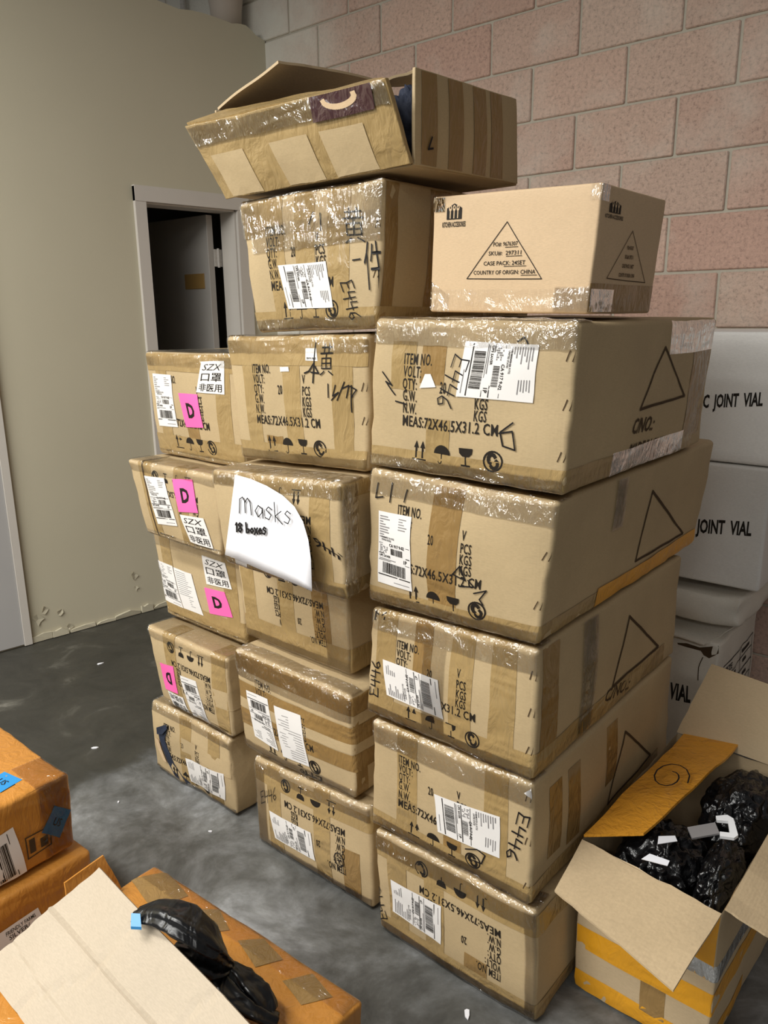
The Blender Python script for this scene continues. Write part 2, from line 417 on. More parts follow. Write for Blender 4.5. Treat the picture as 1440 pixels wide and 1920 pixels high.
    def dims(s, f): return {'F': (s.w, s.h), 'R': (s.d, s.h), 'T': (s.w, s.d), 'L': (s.d, s.h)}[f]
    def put(s, fl, f, mat, name, off=.0016, parent=None, fn=None):
        """map flat shapes (metres on the face, origin lower left) to the face"""
        W, H = s.dims(f)
        vs = []
        for x, y in fl.v:
            if fn: x, y = fn(x, y)
            vs.append(s.loc(s.face(f, min(max(x, .002), W-.002), min(max(y, .002), H-.002)), off))
        o = link(name, mesh(name, vs, fl.f), mat, parent or s.root)
        if name in ('printed_text', 'fine_print', 'printed_symbols', 'staple_marks', 'label_print', 'handwriting', 'barcode', 'letter_print'): o['kind'] = 'stuff'
        return o
    def px(s, f, x, y):
        """face coordinates of the point of the photo, on the plane through the face"""
        c = s.c
        q = {'F': (c[0, 0, 0], c[1, 0, 0], c[0, 0, 1], c[1, 0, 1]), 'R': (c[1, 0, 0], c[1, 1, 0], c[1, 0, 1], c[1, 1, 1]), 'T': (c[0, 0, 1], c[1, 0, 1], c[0, 1, 1], c[1, 1, 1])}[f]
        d = ray(x, y); n = (q[1]-q[0]).cross(q[2]-q[0]); P = EYE+d*((q[0]-EYE).dot(n)/d.dot(n)); u = v = .5
        for _ in range(12):
            B = q[0]*(1-u)*(1-v)+q[1]*u*(1-v)+q[2]*(1-u)*v+q[3]*u*v
            du = (q[1]-q[0])*(1-v)+(q[3]-q[2])*v; dv = (q[2]-q[0])*(1-u)+(q[3]-q[1])*u; e = P-B
            a, b_, cc, e1, e2 = du.dot(du), du.dot(dv), dv.dot(dv), e.dot(du), e.dot(dv); D = a*cc-b_*b_ or 1e-9
            u += (e1*cc-e2*b_)/D; v += (a*e2-b_*e1)/D
        W, H = s.dims(f); return (u*W, v*H)
    def sheet(s, f, pxs, mat, name, off=.0022, parent=None, n=6):
        """flat label with its four corners read off the photo, in its own reading order TL TR BR BL; returns object and mapper"""
        A = [Vector((*s.px(f, *p), 0)) for p in pxs]
        mp = lambda x, y: tuple((A[3].lerp(A[2], x).lerp(A[0].lerp(A[1], x), y))[:2])
        fl = Flat(); vs = [(i/n, j/n) for j in range(n+1) for i in range(n+1)]
        fl.add(vs, [(j*(n+1)+i, j*(n+1)+i+1, (j+1)*(n+1)+i+1, (j+1)*(n+1)+i) for j in range(n) for i in range(n)])
        o = s.put(fl, f, mat, name, off, parent, mp); o.data.polygons.foreach_set('use_smooth', [True]*len(o.data.polygons))
        return o, mp
    def ink(s, f, fl, mat='marker', name='handwriting', off=.0024): return s.put(fl, f, mat, name, off)
    def pen_px(s, f, lines, wd=.0025, mat='marker', name='handwriting', off=.0024):
        fl = Flat()
        for ln in lines: fl.stroke([s.px(f, *p) for p in ln], wd)
        return s.put(fl, f, mat, name, off)
    def write(s, f, txt, p0, p1, hpx, wd=.0026, name='handwriting', off=.0026):
        """pen writing along the line p0->p1 (photo points), letter height given by the photo point offset hpx"""
        a = Vector((*s.px(f, *p0), 0)); b = Vector((*s.px(f, *p1), 0)); up = Vector((*s.px(f, p0[0]+hpx[0], p0[1]+hpx[1]), 0))-a
        fl = Flat(); x = pen(fl, txt, 0, 0, 1, wd/up.length); ex = (b-a)/x
        # widths are kept roughly even by drawing in true scale
        fl2 = Flat(); fl2.v = [tuple((a+ex*p[0]+up*p[1])[:2]) for p in fl.v]; fl2.f = fl.f
        return s.put(fl2, f, 'marker', name, off)

def hexa(front, Y, depth, back=None, dz=0.0):
    """corners from the four front corners TL TR BL BR read off the photo on the plane(s) Y, and a depth"""
    Ys = Y if isinstance(Y, tuple) else (Y, Y)
    TL, TR, BL, BR = [at_y(*p, Ys[i % 2]) for i, p in enumerate(front)]
    dv = Vector((0, depth, dz)) if back is None else Vector(back)
    return {(0, 0, 1): TL, (1, 0, 1): TR, (0, 0, 0): BL, (1, 0, 0): BR, (0, 1, 1): TL+dv, (1, 1, 1): TR+dv, (0, 1, 0): BL+dv, (1, 1, 0): BR+dv}
def world_hexa(TL, TR, BL, BR, Y, depth, dx=0.0):
    Ys = Y if isinstance(Y, tuple) else (Y, Y)
    q = {(0, 0, 1): Vector((TL[0], Ys[0], TL[1])), (1, 0, 1): Vector((TR[0], Ys[1], TR[1])), (0, 0, 0): Vector((BL[0], Ys[0], BL[1])), (1, 0, 0): Vector((BR[0], Ys[1], BR[1]))}
    for (i, j, k), v in list(q.items()): q[i, 1, k] = v+Vector((dx, depth, 0))
    return q

# prints --------------------------------------------------------------
def print_main(W, H, hide=()):
    fl = Flat(); h = .072*H; X = lambda u: u*W; Y = lambda v: (1-v)*H
    rows = [('ITEM NO.', .285), ('VOLT:', .365), ('QTY:', .445), ('G.W.', .525), ('N.W.', .605)]
    for t, v in rows: fl.text(t, X(.195), Y(v), h, cond=.48, bold=.02, space=1.12)
    for t, v in (('V', .365), ('PCS', .455), ('KGS', .535), ('KGS', .612)): fl.text(t, X(.58), Y(v), h, cond=.48, bold=.02, space=1.12)
    fl.text('20', X(.395), Y(.45), h, cond=.48, bold=.02, space=1.12)
    fl.text('MEAS:72X46.5X31.2 CM', X(.195), Y(.69), h, width=.50*W, bold=.02, space=1.08)
    return fl
def print_symbols(W, H):
    fl = Flat(); s = .122*H; y = (1-.91)*H
    x = .285*W      # two arrows on a bar
    for k in (0, 1):
        cx = x+k*s*.45; fl.rect(cx-s*.06, y+s*.12, cx+s*.06, y+s*.75); fl.poly([(cx-s*.17, y+s*.68), (cx+s*.17, y+s*.68), (cx, y+s*1.08)])
    fl.rect(x-s*.25, y, x+s*.7, y+s*.08)
    x = .405*W; cx = x+s*.3   # umbrella
    fl.poly([(cx+s*.52*math.cos(math.pi*k/10), y+s*.52+s*.5*math.sin(math.pi*k/10)) for k in range(11)]); fl.rect(cx-s*.035, y+s*.08, cx+s*.035, y+s*.55)
    fl.arc(cx-s*.1, y+s*.1, s*.1, s*.1, 180, 360, s*.06, 6)
    x = .525*W; cx = x+s*.3   # goblet
    fl.poly([(cx-s*.42, y+s), (cx-s*.38, y+s*.72), (cx-s*.2, y+s*.55), (cx+s*.2, y+s*.55), (cx+s*.38, y+s*.72), (cx+s*.42, y+s)]); fl.rect(cx-s*.04, y+s*.1, cx+s*.04, y+s*.56); fl.rect(cx-s*.28, y, cx+s*.28, y+s*.1)
    x = .655*W; cx, cy = x+s*.3, y+s*.48   # ring with a turning arrow
    fl.arc(cx, cy, s*.52, s*.52, 0, 360, s*.10, 22); fl.arc(cx-s*.06, cy+s*.12, s*.2, s*.24, 30, 250, s*.2, 8); fl.arc(cx+s*.08, cy-s*.14, s*.2, s*.22, -150, 60, s*.18, 8)
    return fl
def print_box(b, flip=False, faded=False, mats=('ink', 'ink'), keep=None):
    W, H = b.dims('F'); fn = (lambda x, y: (W-x, H-y)) if flip else None
    b.put(print_main(W, H), 'F', mats[0], 'printed_text', .0013, None, fn); b.put(print_symbols(W, H), 'F', mats[1], 'printed_symbols', .0013, None, fn)
def staples(b, vs=(.2, .5, .78)):
    W, H = b.dims('F'); fl = Flat()
    for v in vs:
        for k in (0, 1): fl.stroke([(W*.962+k*.012, H*v), (W*.975+k*.012, H*v+.018)], .0022)
    b.put(fl, 'F', 'ink_faded', 'staple_marks', .0014)
def side_print(b, tri, cno=None, made=None, wd=.006):
    fl = Flat(); P = [b.px('R', *p) for p in tri]; fl.stroke(P, wd, True); b.put(fl, 'R', 'ink_faded', 'printed_triangle', .0014)
    for t, q in (('C/NO.:', cno), ('MADE IN CHINA', made)):
        if q:
            a = b.px('R', *q[0]); c = b.px('R', *q[1]); f2 = Flat().text(t, 0, 0, q[2], width=math.dist(a, c), bold=.03, shear=.3)
            an = math.atan2(c[1]-a[1], c[0]-a[0]); ca, sa = math.cos(an), math.sin(an)
            f2.xf(lambda x, y: (a[0]+x*ca-y*sa, a[1]+x*sa+y*ca)); b.put(f2, 'R', 'ink_faded', 'printed_text', .0014)

# labels --------------------------------------------------------------
def order(q, top):   # q = TL TR BR BL on the photo; top says where the label's own top edge points
    return {'U': [q[0], q[1], q[2], q[3]], 'R': [q[1], q[2], q[3], q[0]], 'D': [q[2], q[3], q[0], q[1]], 'L': [q[3], q[0], q[1], q[2]]}[top]
def bars(fl, x0, y0, x1, y1, n, seed):
    rnd = random.Random(seed); x = x0; st = (x1-x0)/n
    while x < x1-st*.5:
        wd = st*rnd.choice((.35, .35, .6, .9)); fl.rect(x, y0, min(x+wd, x1), y1); x += wd+st*rnd.choice((.3, .5, .7))
def ship_label(b, f, q, top='U', seed=1):
    o, mp = b.sheet(f, order(q, top), 'label', 'shipping_label')
    k = Flat(); g_ = Flat(); rnd = random.Random(seed)
    k.text('CA 917 9-02', .36, .545, .042, width=.46); bars(k, .40, .44, .78, .525, 24, seed); k.text('1P', .80, .36, .05, width=.09)
    k.rect(.03, .565, .97, .572); k.rect(.03, .425, .97, .437); k.rect(.03, .335, .97, .342); k.rect(.03, .125, .97, .14)
    k.text('UPS SAVER', .05, .385, .032, width=.34); bars(k, .16, .16, .84, .315, 40, seed+1)
    for i in range(9):
        y = .93-i*.035; g_.rect(.05, y, .05+.1+rnd.random()*.3, y+.014)
        if i < 5: g_.rect(.62, y, .62+.1+rnd.random()*.2, y+.012)
    k.text('EL MONTE CA 91732', .12, .645, .024, width=.4); k.text('UNITED STATES', .12, .61, .024, width=.3)
    for i in range(3): g_.rect(.05, .36-.0-i*.0, .05, .36)
    g_.rect(.05, .352, .55, .364); g_.rect(.5, .05, .93, .06)
    for r_ in range(6):
        for c_ in range(6):
            if rnd.random() < .55: g_.rect(.07+c_*.04, .445+r_*.018, .10+c_*.04, .459+r_*.018)
    b.put(k, f, 'ink', 'label_print', .0029, o, mp); b.put(g_, f, 'grey_ink', 'fine_print', .0028, o, mp)
    return o
def doc_label(b, f, q, top='U', seed=3):
    o, mp = b.sheet(f, order(q, top), 'label', 'document_pouch'); g_ = Flat(); rnd = random.Random(seed)
    for i in range(17): y = .93-i*.05; g_.rect(.07 if i < 12 else .5, y, .55+rnd.random()*.38 if i > 3 else .6, y+.012)
    b.put(g_, f, 'grey_ink', 'fine_print', .0028, o, mp); return o
def pink_label(b, q, top='U'):
    o, mp = b.sheet('F', order(q, top), 'pink', 'pink_sticker', .0026)
    b.put(Flat().text('D', .5, .3, .42, width=.4, bold=.055, anchor='c'), 'F', 'ink', 'letter_print', .0032, o, mp)
def szx_label(b, q, top='U'):
    o, mp = b.sheet('F', order(q, top), 'label', 'mask_sticker', .0026); fl = Flat()
    fl.text('SZX', .1, .72, .2, width=.8, bold=.0, shear=.3); fl.text('口罩', .1, .40, .21, width=.8, bold=.012); fl.text('非医用', .08, .08, .19, width=.84, bold=.012)
    b.put(fl, 'F', 'ink', 'letter_print', .0032, o, mp)

# ================================================================== the room
def xw(y): return -3.585+.13*(y-1.584)          # face of the left partition wall
YB, CORNER = 3.1, xw(3.1)
n = 60
struct(link('floor', mesh('floor', [(-7, -5, 0), (5, -5, 0), (5, YB, 0), (-7, YB, 0), (-7, -5, -.1), (5, -5, -.1), (5, YB, -.1), (-7, YB, -.1)], [(0, 1, 2, 3), (7, 6, 5, 4), (0, 4, 5, 1), (1, 5, 6, 2), (2, 6, 7, 3), (3, 7, 4, 0)]), 'floor'))
# block wall: mortar core with every block a piece of its own
bm = bmesh.new(); bm_box(bm, (-5.4, YB+.008, 0), (1.2, YB+.2, 3.99)); wall_back = struct(link('wall_back', from_bm('wall_back', bm), 'grout'))
bl = []
for k in range(3):
    bm = bmesh.new(); bm_box(bm, (-.1985, 0, -.0995), (.1985, .05, .0995)); bevel(bm, .004, 1)
    for v in bm.verts: v.co += noise.noise_vector(v.co*9+Vector((k*5, 0, 0)))*.0018
    me = from_bm('brick', bm); me.materials.append(M['block']); bl.append(me)
rnd = random.Random(3)
for row in range(19):
    z0 = 2.532-12*.2095+row*.2095
    for c in range(16):
        x = -1.981+.204+(c-8)*.408+(.204 if row % 2 else 0)
        o = link('brick', bl[rnd.randrange(3)], None, wall_back, (x, YB+rnd.uniform(-.0015, .0015), z0+.10475))
# partition wall on the left with its door opening
D0, D1, DT = 2.335, 2.875, 2.11
bm = bmesh.new()
def wall_piece(y0, y1, z0, z1, th=.12, top=None):
    ny = 8
    for k in range(ny):
        a, b = y0+(y1-y0)*k/ny, y0+(y1-y0)*(k+1)/ny
        za, zb = (top(a), top(b)) if top else (z1, z1)
        P = [Vector((xw(a), a, z0)), Vector((xw(b), b, z0)), Vector((xw(b), b, zb)), Vector((xw(a), a, za))]
        Q = [p-Vector((th, 0, 0)) for p in P]; v = [bm.verts.new(p) for p in P+Q]
        for f in ((0, 1, 2, 3), (7, 6, 5, 4), (3, 2, 6, 7), (0, 4, 5, 1), (0, 3, 7, 4), (1, 5, 6, 2)): bm.faces.new([v[i] for i in f])
jag = lambda y: 3.0+.012*noise.noise(Vector((y*14, 0, 0)))+.006*noise.noise(Vector((y*45, 2, 0)))-(.05*max(0, (y-3.0)/.1) if y > 3.0 else 0)
wall_piece(-2.5, D0, 0, 3.0, top=jag); wall_piece(D0, D1, DT, 3.0, top=jag); wall_piece(D1, YB, 0, 3.0, top=jag)
wall_left = struct(link('wall_left', from_bm('wall_left', bm), 'wall'))
# dark closet behind the door
bm = bmesh.new()
for lo, hi in (((-5.3, 1.4, 0), (-5.2, YB, 2.6)), ((-5.3, 1.3, 0), (-3.75, 1.4, 2.6)), ((-5.3, YB-.02, 0), (-3.46, YB, 2.6))): bm_box(bm, lo, hi)
bm_box(bm, (-1.6, 1.3, 2.6), (-.06, YB, 2.66), Matrix(((1, .13, 0, xw(0)), (0, 1, 0, 0), (0, 0, 1, 0), (0, 0, 0, 1))))
struct(link('wall_closet', from_bm('wall_closet', bm), 'closet'))
# door casing and leaf
d1 = struct(link('door_1', bpy.data.meshes.new('door_1'), None)); bm = bmesh.new()
def casing(y0, y1, z0, z1, proud=.018, back=0.0):
    m = Matrix(((1, .13, 0, xw(0)), (0, 1, 0, 0), (0, 0, 1, 0), (0, 0, 0, 1))); bm_box(bm, (-back, y0, z0), (proud, y1, z1), m)
casing(D0-.045, D0+.012, 0, DT+.055); casing(D1-.012, D1+.06, 0, DT+.055); casing(D0-.045, D1+.06, DT-.012, DT+.06, .02)
casing(D0, D0+.02, 0, DT, -.002, .12); casing(D1-.02, D1, 0, DT, -.002, .12); casing(D0, D1, DT-.02, DT, -.002, .12)
link('door_casing', from_bm('door_casing', bm), 'trim', d1)
bm = bmesh.new(); bm_box(bm, (-4.16, D1-.108, .012), (-3.55, D1-.068, DT-.03)); bevel(bm, .002, 1); link('door_leaf', from_bm('door_leaf', bm), 'door_leaf', d1)
p0, p1 = at_y(347, 515, D1-.108), at_y(385, 541, D1-.108)
bm = bmesh.new(); bm_box(bm, (p0.x, D1-.113, p1.z), (p1.x, D1-.108, p0.z)); bevel(bm, .001, 1); link('door_sign', from_bm('door_sign', bm), 'sign', d1)
for z in (1.86, 1.02, .25):
    bm = bmesh.new(); bm_box(bm, (-3.552, D1-.07, z-.045), (-3.545, D1-.018, z+.045)); bmesh.ops.create_cone(bm, cap_ends=True, segments=10, radius1=.007, radius2=.007, depth=.1, matrix=Matrix.Translation((-3.545, D1-.044, z)))
    link('hinge', from_bm('hinge', bm), 'hinge', d1)
# grey steel door panel at the far left
d2 = struct(link('door_2', bpy.data.meshes.new('door_2'), None)); bm = bmesh.new()
casing(.72, 1.53, .012, 2.06, .014); link('door_leaf', from_bm('door_leaf', bm), 'steel', d2)
bm = bmesh.new(); casing(1.531, 1.566, .005, 2.1, .02); casing(.66, 1.566, 2.062, 2.1, .02); link('door_edge', from_bm('door_edge', bm), 'trim', d2)
# chipped plaster edge along the foot of the partition
bm = bmesh.new(); y = 1.57
while y < 2.9:
    L = rnd.uniform(.05, .16); hgt = rnd.uniform(.015, .05)
    pr = [(y, .004), (y+L, .004), (y+L, hgt*rnd.uniform(.5, 1)), (y+L*.6, hgt), (y+L*.2, hgt*.8), (y, hgt*rnd.uniform(.4, 1))]
    lo = [bm.verts.new((xw(a)+.001, a, b)) for a, b in pr]; hi = [bm.verts.new((xw(a)+.008+.006*rnd.random(), a, b)) for a, b in pr]
    bm.faces.new(hi); [bm.faces.new((lo[i], lo[(i+1) % 6], hi[(i+1) % 6], hi[i])) for i in range(6)]; y += L+rnd.uniform(.0, .012)
struct(link('baseboard_left', from_bm('baseboard_left', bm), 'wall'))
# peeling paint above it
fk = [(79, 1165, 22), (90, 1147, 14), (118, 1151, 16), (247, 1078, 15), (250, 1100, 12), (135, 1178, 13)]
bm = bmesh.new()
for (px_, py_, s_) in fk:
    c = at_x(px_, py_, -3.54); k = s_/1000; ring = []
    for a in range(7):
        an = a*math.tau/7; rr = k*rnd.uniform(.6, 1.6); yy = c.y+rr*math.cos(an); ring.append(bm.verts.new((xw(yy)+.002+.007*rnd.random(), yy, c.z+rr*1.3*math.sin(an))))
    ce = bm.verts.new((xw(c.y)+.0015, c.y, c.z)); [bm.faces.new((ce, ring[i], ring[(i+1) % 7])) for i in range(7)]
link('paint_flake', from_bm('paint_flake', bm), 'wall', wall_left)
# flared duct end standing behind the top of the partition, and a thin conduit
prof = [(.0, 3.0), (.075, 3.0), (.082, 3.10), (.098, 3.20), (.112, 3.215), (.112, 3.24), (.10, 3.24), (.098, 3.9)]
duct = at_y(424, 25, 2.98); bm = bmesh.new(); rings = []
for r_, z in prof: rings.append([bm.verts.new((r_*math.cos(k*math.tau/24), r_*math.sin(k*math.tau/24), z-3.0)) for k in range(24)] if r_ else [bm.verts.new((0, 0, 0))])
for a, b in zip(rings, rings[1:]):
    for k in range(24):
        bm.faces.new((a[0], b[k], b[(k+1) % 24]) if len(a) == 1 else (a[k], a[(k+1) % 24], b[(k+1) % 24], b[k]))
tag(link('duct', from_bm('duct', bm, True), 'duct', None, (duct.x, 2.98, 3.0)), 'pale flared round duct rising behind the top edge of the partition wall', 'duct')
bm = bmesh.new(); bmesh.ops.create_cone(bm, cap_ends=True, segments=12, radius1=.018, radius2=.018, depth=.9, matrix=Matrix.Translation((0, 0, .45)))
cp = at_y(338, 3, 3.04); tag(link('conduit_pipe', from_bm('conduit_pipe', bm, True), 'hinge', None, (cp.x, 3.06, 2.96)), 'thin dark conduit pipe on the block wall left of the flared duct', 'pipe')

# ================================================================== stack of cartons
GR = 'taped export cartons in the stack'
def shiny(b, top=.055, over=.06, bottom=.03, k='clear'):
    """crinkled clear tape over the upper front edge, along the foot and round the corner"""
    b.strip('X', .002, b.w-.002, b.h-top, b.h+over, k, 'clear_tape', .0034)
    if bottom: b.strip('X', .004, b.w-.004, .002, bottom, k, 'clear_tape', .0034)
def brown(b, xs, q0=0.0, q1=None, mat='tape', wd=.06):
    for x in xs: b.strip('X', x*b.w-wd/2, x*b.w+wd/2, max(q0*b.h, .003), (b.h+.08) if q1 is None else q1*b.h, mat)
def bands(b, vs, mat='tape', wd=.055, q0=None, q1=None):
    for v in vs: b.strip('Z', max(.002, v*b.h-wd/2), min(b.h-.002, v*b.h+wd/2), .004 if q0 is None else q0, b.w+b.d*.9 if q1 is None else q1, mat, 'packing_tape', .0012)
def hand(b, txt, q):
    A = [Vector((*b.px('F', *p), 0)) for p in q]; vs, fs, wd = text_geo(txt, -.015)
    fl = Flat().add([tuple(A[3].lerp(A[2], x/wd).lerp(A[0].lerp(A[1], x/wd), y)[:2]) for x, y in vs], fs); b.put(fl, 'F', 'marker', 'handwriting', .0027)

# --- right column ---------------------------------------------------
def rbox(front, label, seed, depth=.72, floor=False, Y=1.27, back=None, **kw):
    c = hexa(front, Y, depth, back)
    if floor:
        for i in (0, 1):
            for j in (0, 1): c[i, j, 0].z = .004
    return Carton('cardboard_carton', c, label, 'box', GR, seed=seed, **kw)
R1 = rbox(((703, 596), (1089, 604), (690, 872), (1057, 929)), 'taped carton with a rotated shipping label, directly under the plain kitchen box', 1, .74)
print_box(R1); staples(R1); shiny(R1, .05); bands(R1, (.07,), 'tape', .05); brown(R1, (.40,), 0, .38); R1.strip('Z', R1.h*.76, R1.h-.003, R1.w+R1.d*.58, R1.w+R1.d*.97, 'clear_soft', 'clear_tape', .0034)
R1.strip('X', .06, .12, R1.h*.55, R1.h*.86, 'tape'); R1.strip('X', .135, .195, R1.h*.6, R1.h*.84, 'tape2')
R1.strip('Z', .004, R1.h*.17, R1.w+R1.d*.25, R1.w+R1.d*.8, 'clear_soft', 'clear_tape', .0034); R1.strip('Y', R1.d*.8, R1.d*.97, R1.h*.1, R1.h*.98, 'tape2', off=.001)
ship_label(R1, 'F', ((878, 639), (1013, 647), (1002, 755), (862, 741)), 'R', 11)
R1.write('F', 'E446', (858, 662), (822, 757), (30, 12), .0024); R1.pen_px('F', [[(722, 697), (740, 722), (728, 715), (745, 740)], [(745, 752), (765, 758)], [(942, 810), (966, 792)], [(942, 812), (946, 835), (968, 842), (964, 808), (940, 812)], [(972, 640), (985, 632), (992, 645)]], .003)
side_print(R1, [(1245, 652), (1279, 742), (1192, 767)], ((1176, 812), (1218, 806), .032), ((1170, 858), (1250, 838), .030))
tn, mp_ = R1.sheet('F', [(802, 700), (812, 700), (822, 724), (792, 726)], 'label', 'torn_label_scrap', .0026)

R2 = rbox(((692, 877), (1049, 941), (688, 1126), (1008, 1211)), 'creased carton with an upright label, second from top of the right column', 2, .90, bulge=(.004, .014, .002), amp=.005)
print_box(R2); staples(R2, (.25, .6)); shiny(R2, .05); brown(R2, (.48,), 0, .97, 'tape2', .075); bands(R2, (.06,), 'tape', .045)
R2.strip('Z', .003, .05, R2.w+R2.d*.28, R2.w+R2.d*.98, 'tape_yellow', off=.0026); R2.strip('Y', R2.d*.3, R2.d*.36, R2.h*.6, R2.h*.98, 'clear_soft', 'clear_tape', .003)
ship_label(R2, 'F', ((713, 956), (778, 968), (775, 1108), (709, 1089)), 'U', 12)
R2.pen_px('F', [[(712, 905), (708, 932), (722, 930)], [(738, 905), (734, 940)], [(768, 918), (762, 940)], [(855, 1075), (872, 1058), (880, 1085), (858, 1072)], [(868, 1095), (895, 1098), (885, 1085)], [(895, 1110), (918, 1106), (905, 1122), (910, 1132)]], .003)
side_print(R2, [(1222, 920), (1280, 1000), (1188, 1050)], ((1172, 1092), (1208, 1078), .03), ((1145, 1128), (1240, 1088), .03), .007)

R3 = rbox(((697, 1139), (1011, 1221), (688, 1331), (998, 1466)), 'carton with a slanted label over its print, third down the right column', 3, .80, bulge=(.004, .01, .002), amp=.004)
print_box(R3); staples(R3); shiny(R3, .05); brown(R3, (.12, .60, .83), 0, 1.1); bands(R3, (.10,), 'tape', .06)
R3.strip('X', R3.w*.36, R3.w*.50, 0.004, R3.h+.05, 'clear_soft', 'clear_tape', .003); R3.strip('Y', .02, .09, .004, R3.h*.98, 'tape2'); R3.strip('Y', .2, .27, .004, R3.h*.98, 'clear_soft', 'clear_tape', .003)
ship_label(R3, 'F', ((721, 1235), (827, 1271), (834, 1346), (729, 1301)), 'L', 13)
R3.write('F', 'E446', (712, 1306), (717, 1238), (-17, -5), .0024); R3.pen_px('F', [[(700, 1136), (712, 1150)], [(708, 1134), (704, 1160)], [(718, 1152), (724, 1142), (722, 1160)]], .0035)
side_print(R3, [(1178, 1155), (1233, 1212), (1147, 1286)], ((1132, 1316), (1180, 1290), .03), None, .007)

R4 = rbox(((699, 1349), (1000, 1473), (697, 1538), (994, 1700)), 'carton with a label beside tall pen writing, fourth down the right column', 4, .80, bulge=(.004, .008, .002), amp=.004)
print_box(R4); staples(R4, (.12, .5, .85)); shiny(R4, .055); brown(R4, (.25, .80), 0, 1.1); bands(R4, (.07,), 'tape', .05)
R4.strip('Y', .07, .13, R4.h*.25, R4.h*.85, 'tape2'); R4.strip('Y', .16, .22, R4.h*.2, R4.h*.85, 'tape2'); R4.strip('Y', R4.d*.45, R4.d*.53, R4.h*.35, R4.h*.9, 'tape2')
ship_label(R4, 'F', ((817, 1486), (938, 1529), (938, 1608), (824, 1555)), 'R', 14)
R4.write('F', 'E446', (972, 1522), (948, 1606), (22, 10), .0024); R4.pen_px('F', [[(876, 1588), (898, 1590), (912, 1602), (905, 1617), (880, 1606)]], .003)
side_print(R4, [(1170, 1371), (1217, 1414), (1137, 1508)], None, None, .007)
cs, mp_ = R4.sheet('F', [(985, 1488), (1020, 1472), (1035, 1490), (1018, 1520)], 'label', 'corner_sticker', .0034)

R5 = rbox(((703, 1553), (1005, 1713), (713, 1738), (1003, 1919)), 'upside-down carton with a slanted label standing on the floor in front of the open box', 5, .74, floor=True, bulge=(.004, .006, .002))
print_box(R5, True); shiny(R5, .05); brown(R5, (.40, .15), 0, .95); bands(R5, (.86, .07), 'tape', .055); R5.strip('X', R5.w-.03, R5.w-.002, .004, R5.h*.98, 'clear_soft', 'clear_tape', .003)
ship_label(R5, 'F', ((735, 1648), (830, 1696), (830, 1768), (737, 1707)), 'L', 15); R5.write('F', 'E446', (727, 1722), (712, 1660), (-13, 3), .0024)

# --- plain box on top of the right column ---------------------------
K = Carton('kitchen_carton', hexa(((813, 369), (1131, 341), (806, 585), (1100, 589)), 1.36, .30), 'plain tan kitchen accessories box with a printed triangle, on top of the right column', 'box', mat='card2', bulge=(.001, .002, .001), amp=.0012, seed=9, r=.005)
for i in (0, 1):
    pass
W, H = K.dims('F'); fl = Flat(); a, b_, c_ = [K.px('F', *p) for p in ((952, 416), (876, 523), (1016, 523))]
fl.stroke([a, b_, c_], .0016, True); base_w = c_[0]-b_[0]; tri_h = a[1]-b_[1]
for t, hh, wd, ul in (('PO#: 9676307', .66-.08, .32, .5), ('SKU#:  297311', .42, .43, .45), ('CASE PACK: 24SET', .24, .55, .5), ('COUNTRY OF ORIGIN: CHINA', .075, .82, .22)):
    cx = a[0]; y = b_[1]+tri_h*hh; fl.text(t, cx-base_w*wd/2, y, tri_h*.075, width=base_w*wd, bold=.01); fl.rect(cx+base_w*wd*(.5-ul), y-.003, cx+base_w*wd*.53, y-.002)
K.put(fl, 'F', 'ink', 'printed_triangle', .001)
def house(b, f, p, q):
    x0, y1 = b.px(f, *p); x1, y0 = b.px(f, *q); s_ = y1-y0; k = Flat(); w_ = x1-x0
    k.poly([(x0+w_*.18, y0+s_*.32), (x0+w_*.82, y0+s_*.32), (x0+w_*.82, y0+s_*.8), (x0+w_*.5, y0+s_), (x0+w_*.18, y0+s_*.8)])
    k.text('KITCHEN ACCESSORIES', x0, y0, s_*.22, width=w_, bold=.03); b.put(k, f, 'ink', 'house_emblem', .001)
    m_ = Flat()
    for i in range(3): x = x0+w_*(.34+.16*i); m_.rect(x-.0012, y0+s_*.36, x+.0012, y0+s_*.78); m_.arc(x, y0+s_*.8, .0026, .005, 0, 360, .002, 8)
    b.put(m_, f, 'card2', 'cutlery_marks', .0016)
house(K, 'F', (831, 383), (873, 424)); house(K, 'R', (1138, 373), (1166, 414))
A_, B_, C_ = [K.px('R', *p) for p in ((1185, 433), (1136, 522), (1208, 530))]; fl = Flat().stroke([A_, B_, C_], .0016, True)
for i in range(4): fl.text(('PO#: 9676307', 'SKU#: 297311', 'CASE PACK: 24SET', 'COUNTRY OF ORIGIN: CHINA')[i], A_[0], B_[1]+.005+(3-i)*.017, .007, width=(.03, .04, .055, .075)[i], anchor='c')
K.put(fl, 'R', 'ink_faded', 'printed_triangle', .001)
K.strip('Z', .004, .055, K.w, K.w+K.d, 'tape2'); K.strip('Z', .02, .075, -.02, .05, 'clear', 'clear_tape', .002, slant=-.6); K.strip('Z', .004, .045, .0, K.w+.1, 'clear_soft', 'clear_tape', .0018, slant=.0)
K.strip('Z', K.h-.03, K.h-.002, K.w-.02, K.w+.03, 'clear', 'clear_tape', .002); K.strip('Z', K.h-.03, K.h-.002, -.02, .03, 'clear', 'clear_tape', .002)
K.strip('X', K.w*.80, K.w*.995, .004, .05, 'clear', 'clear_tape', .0025)

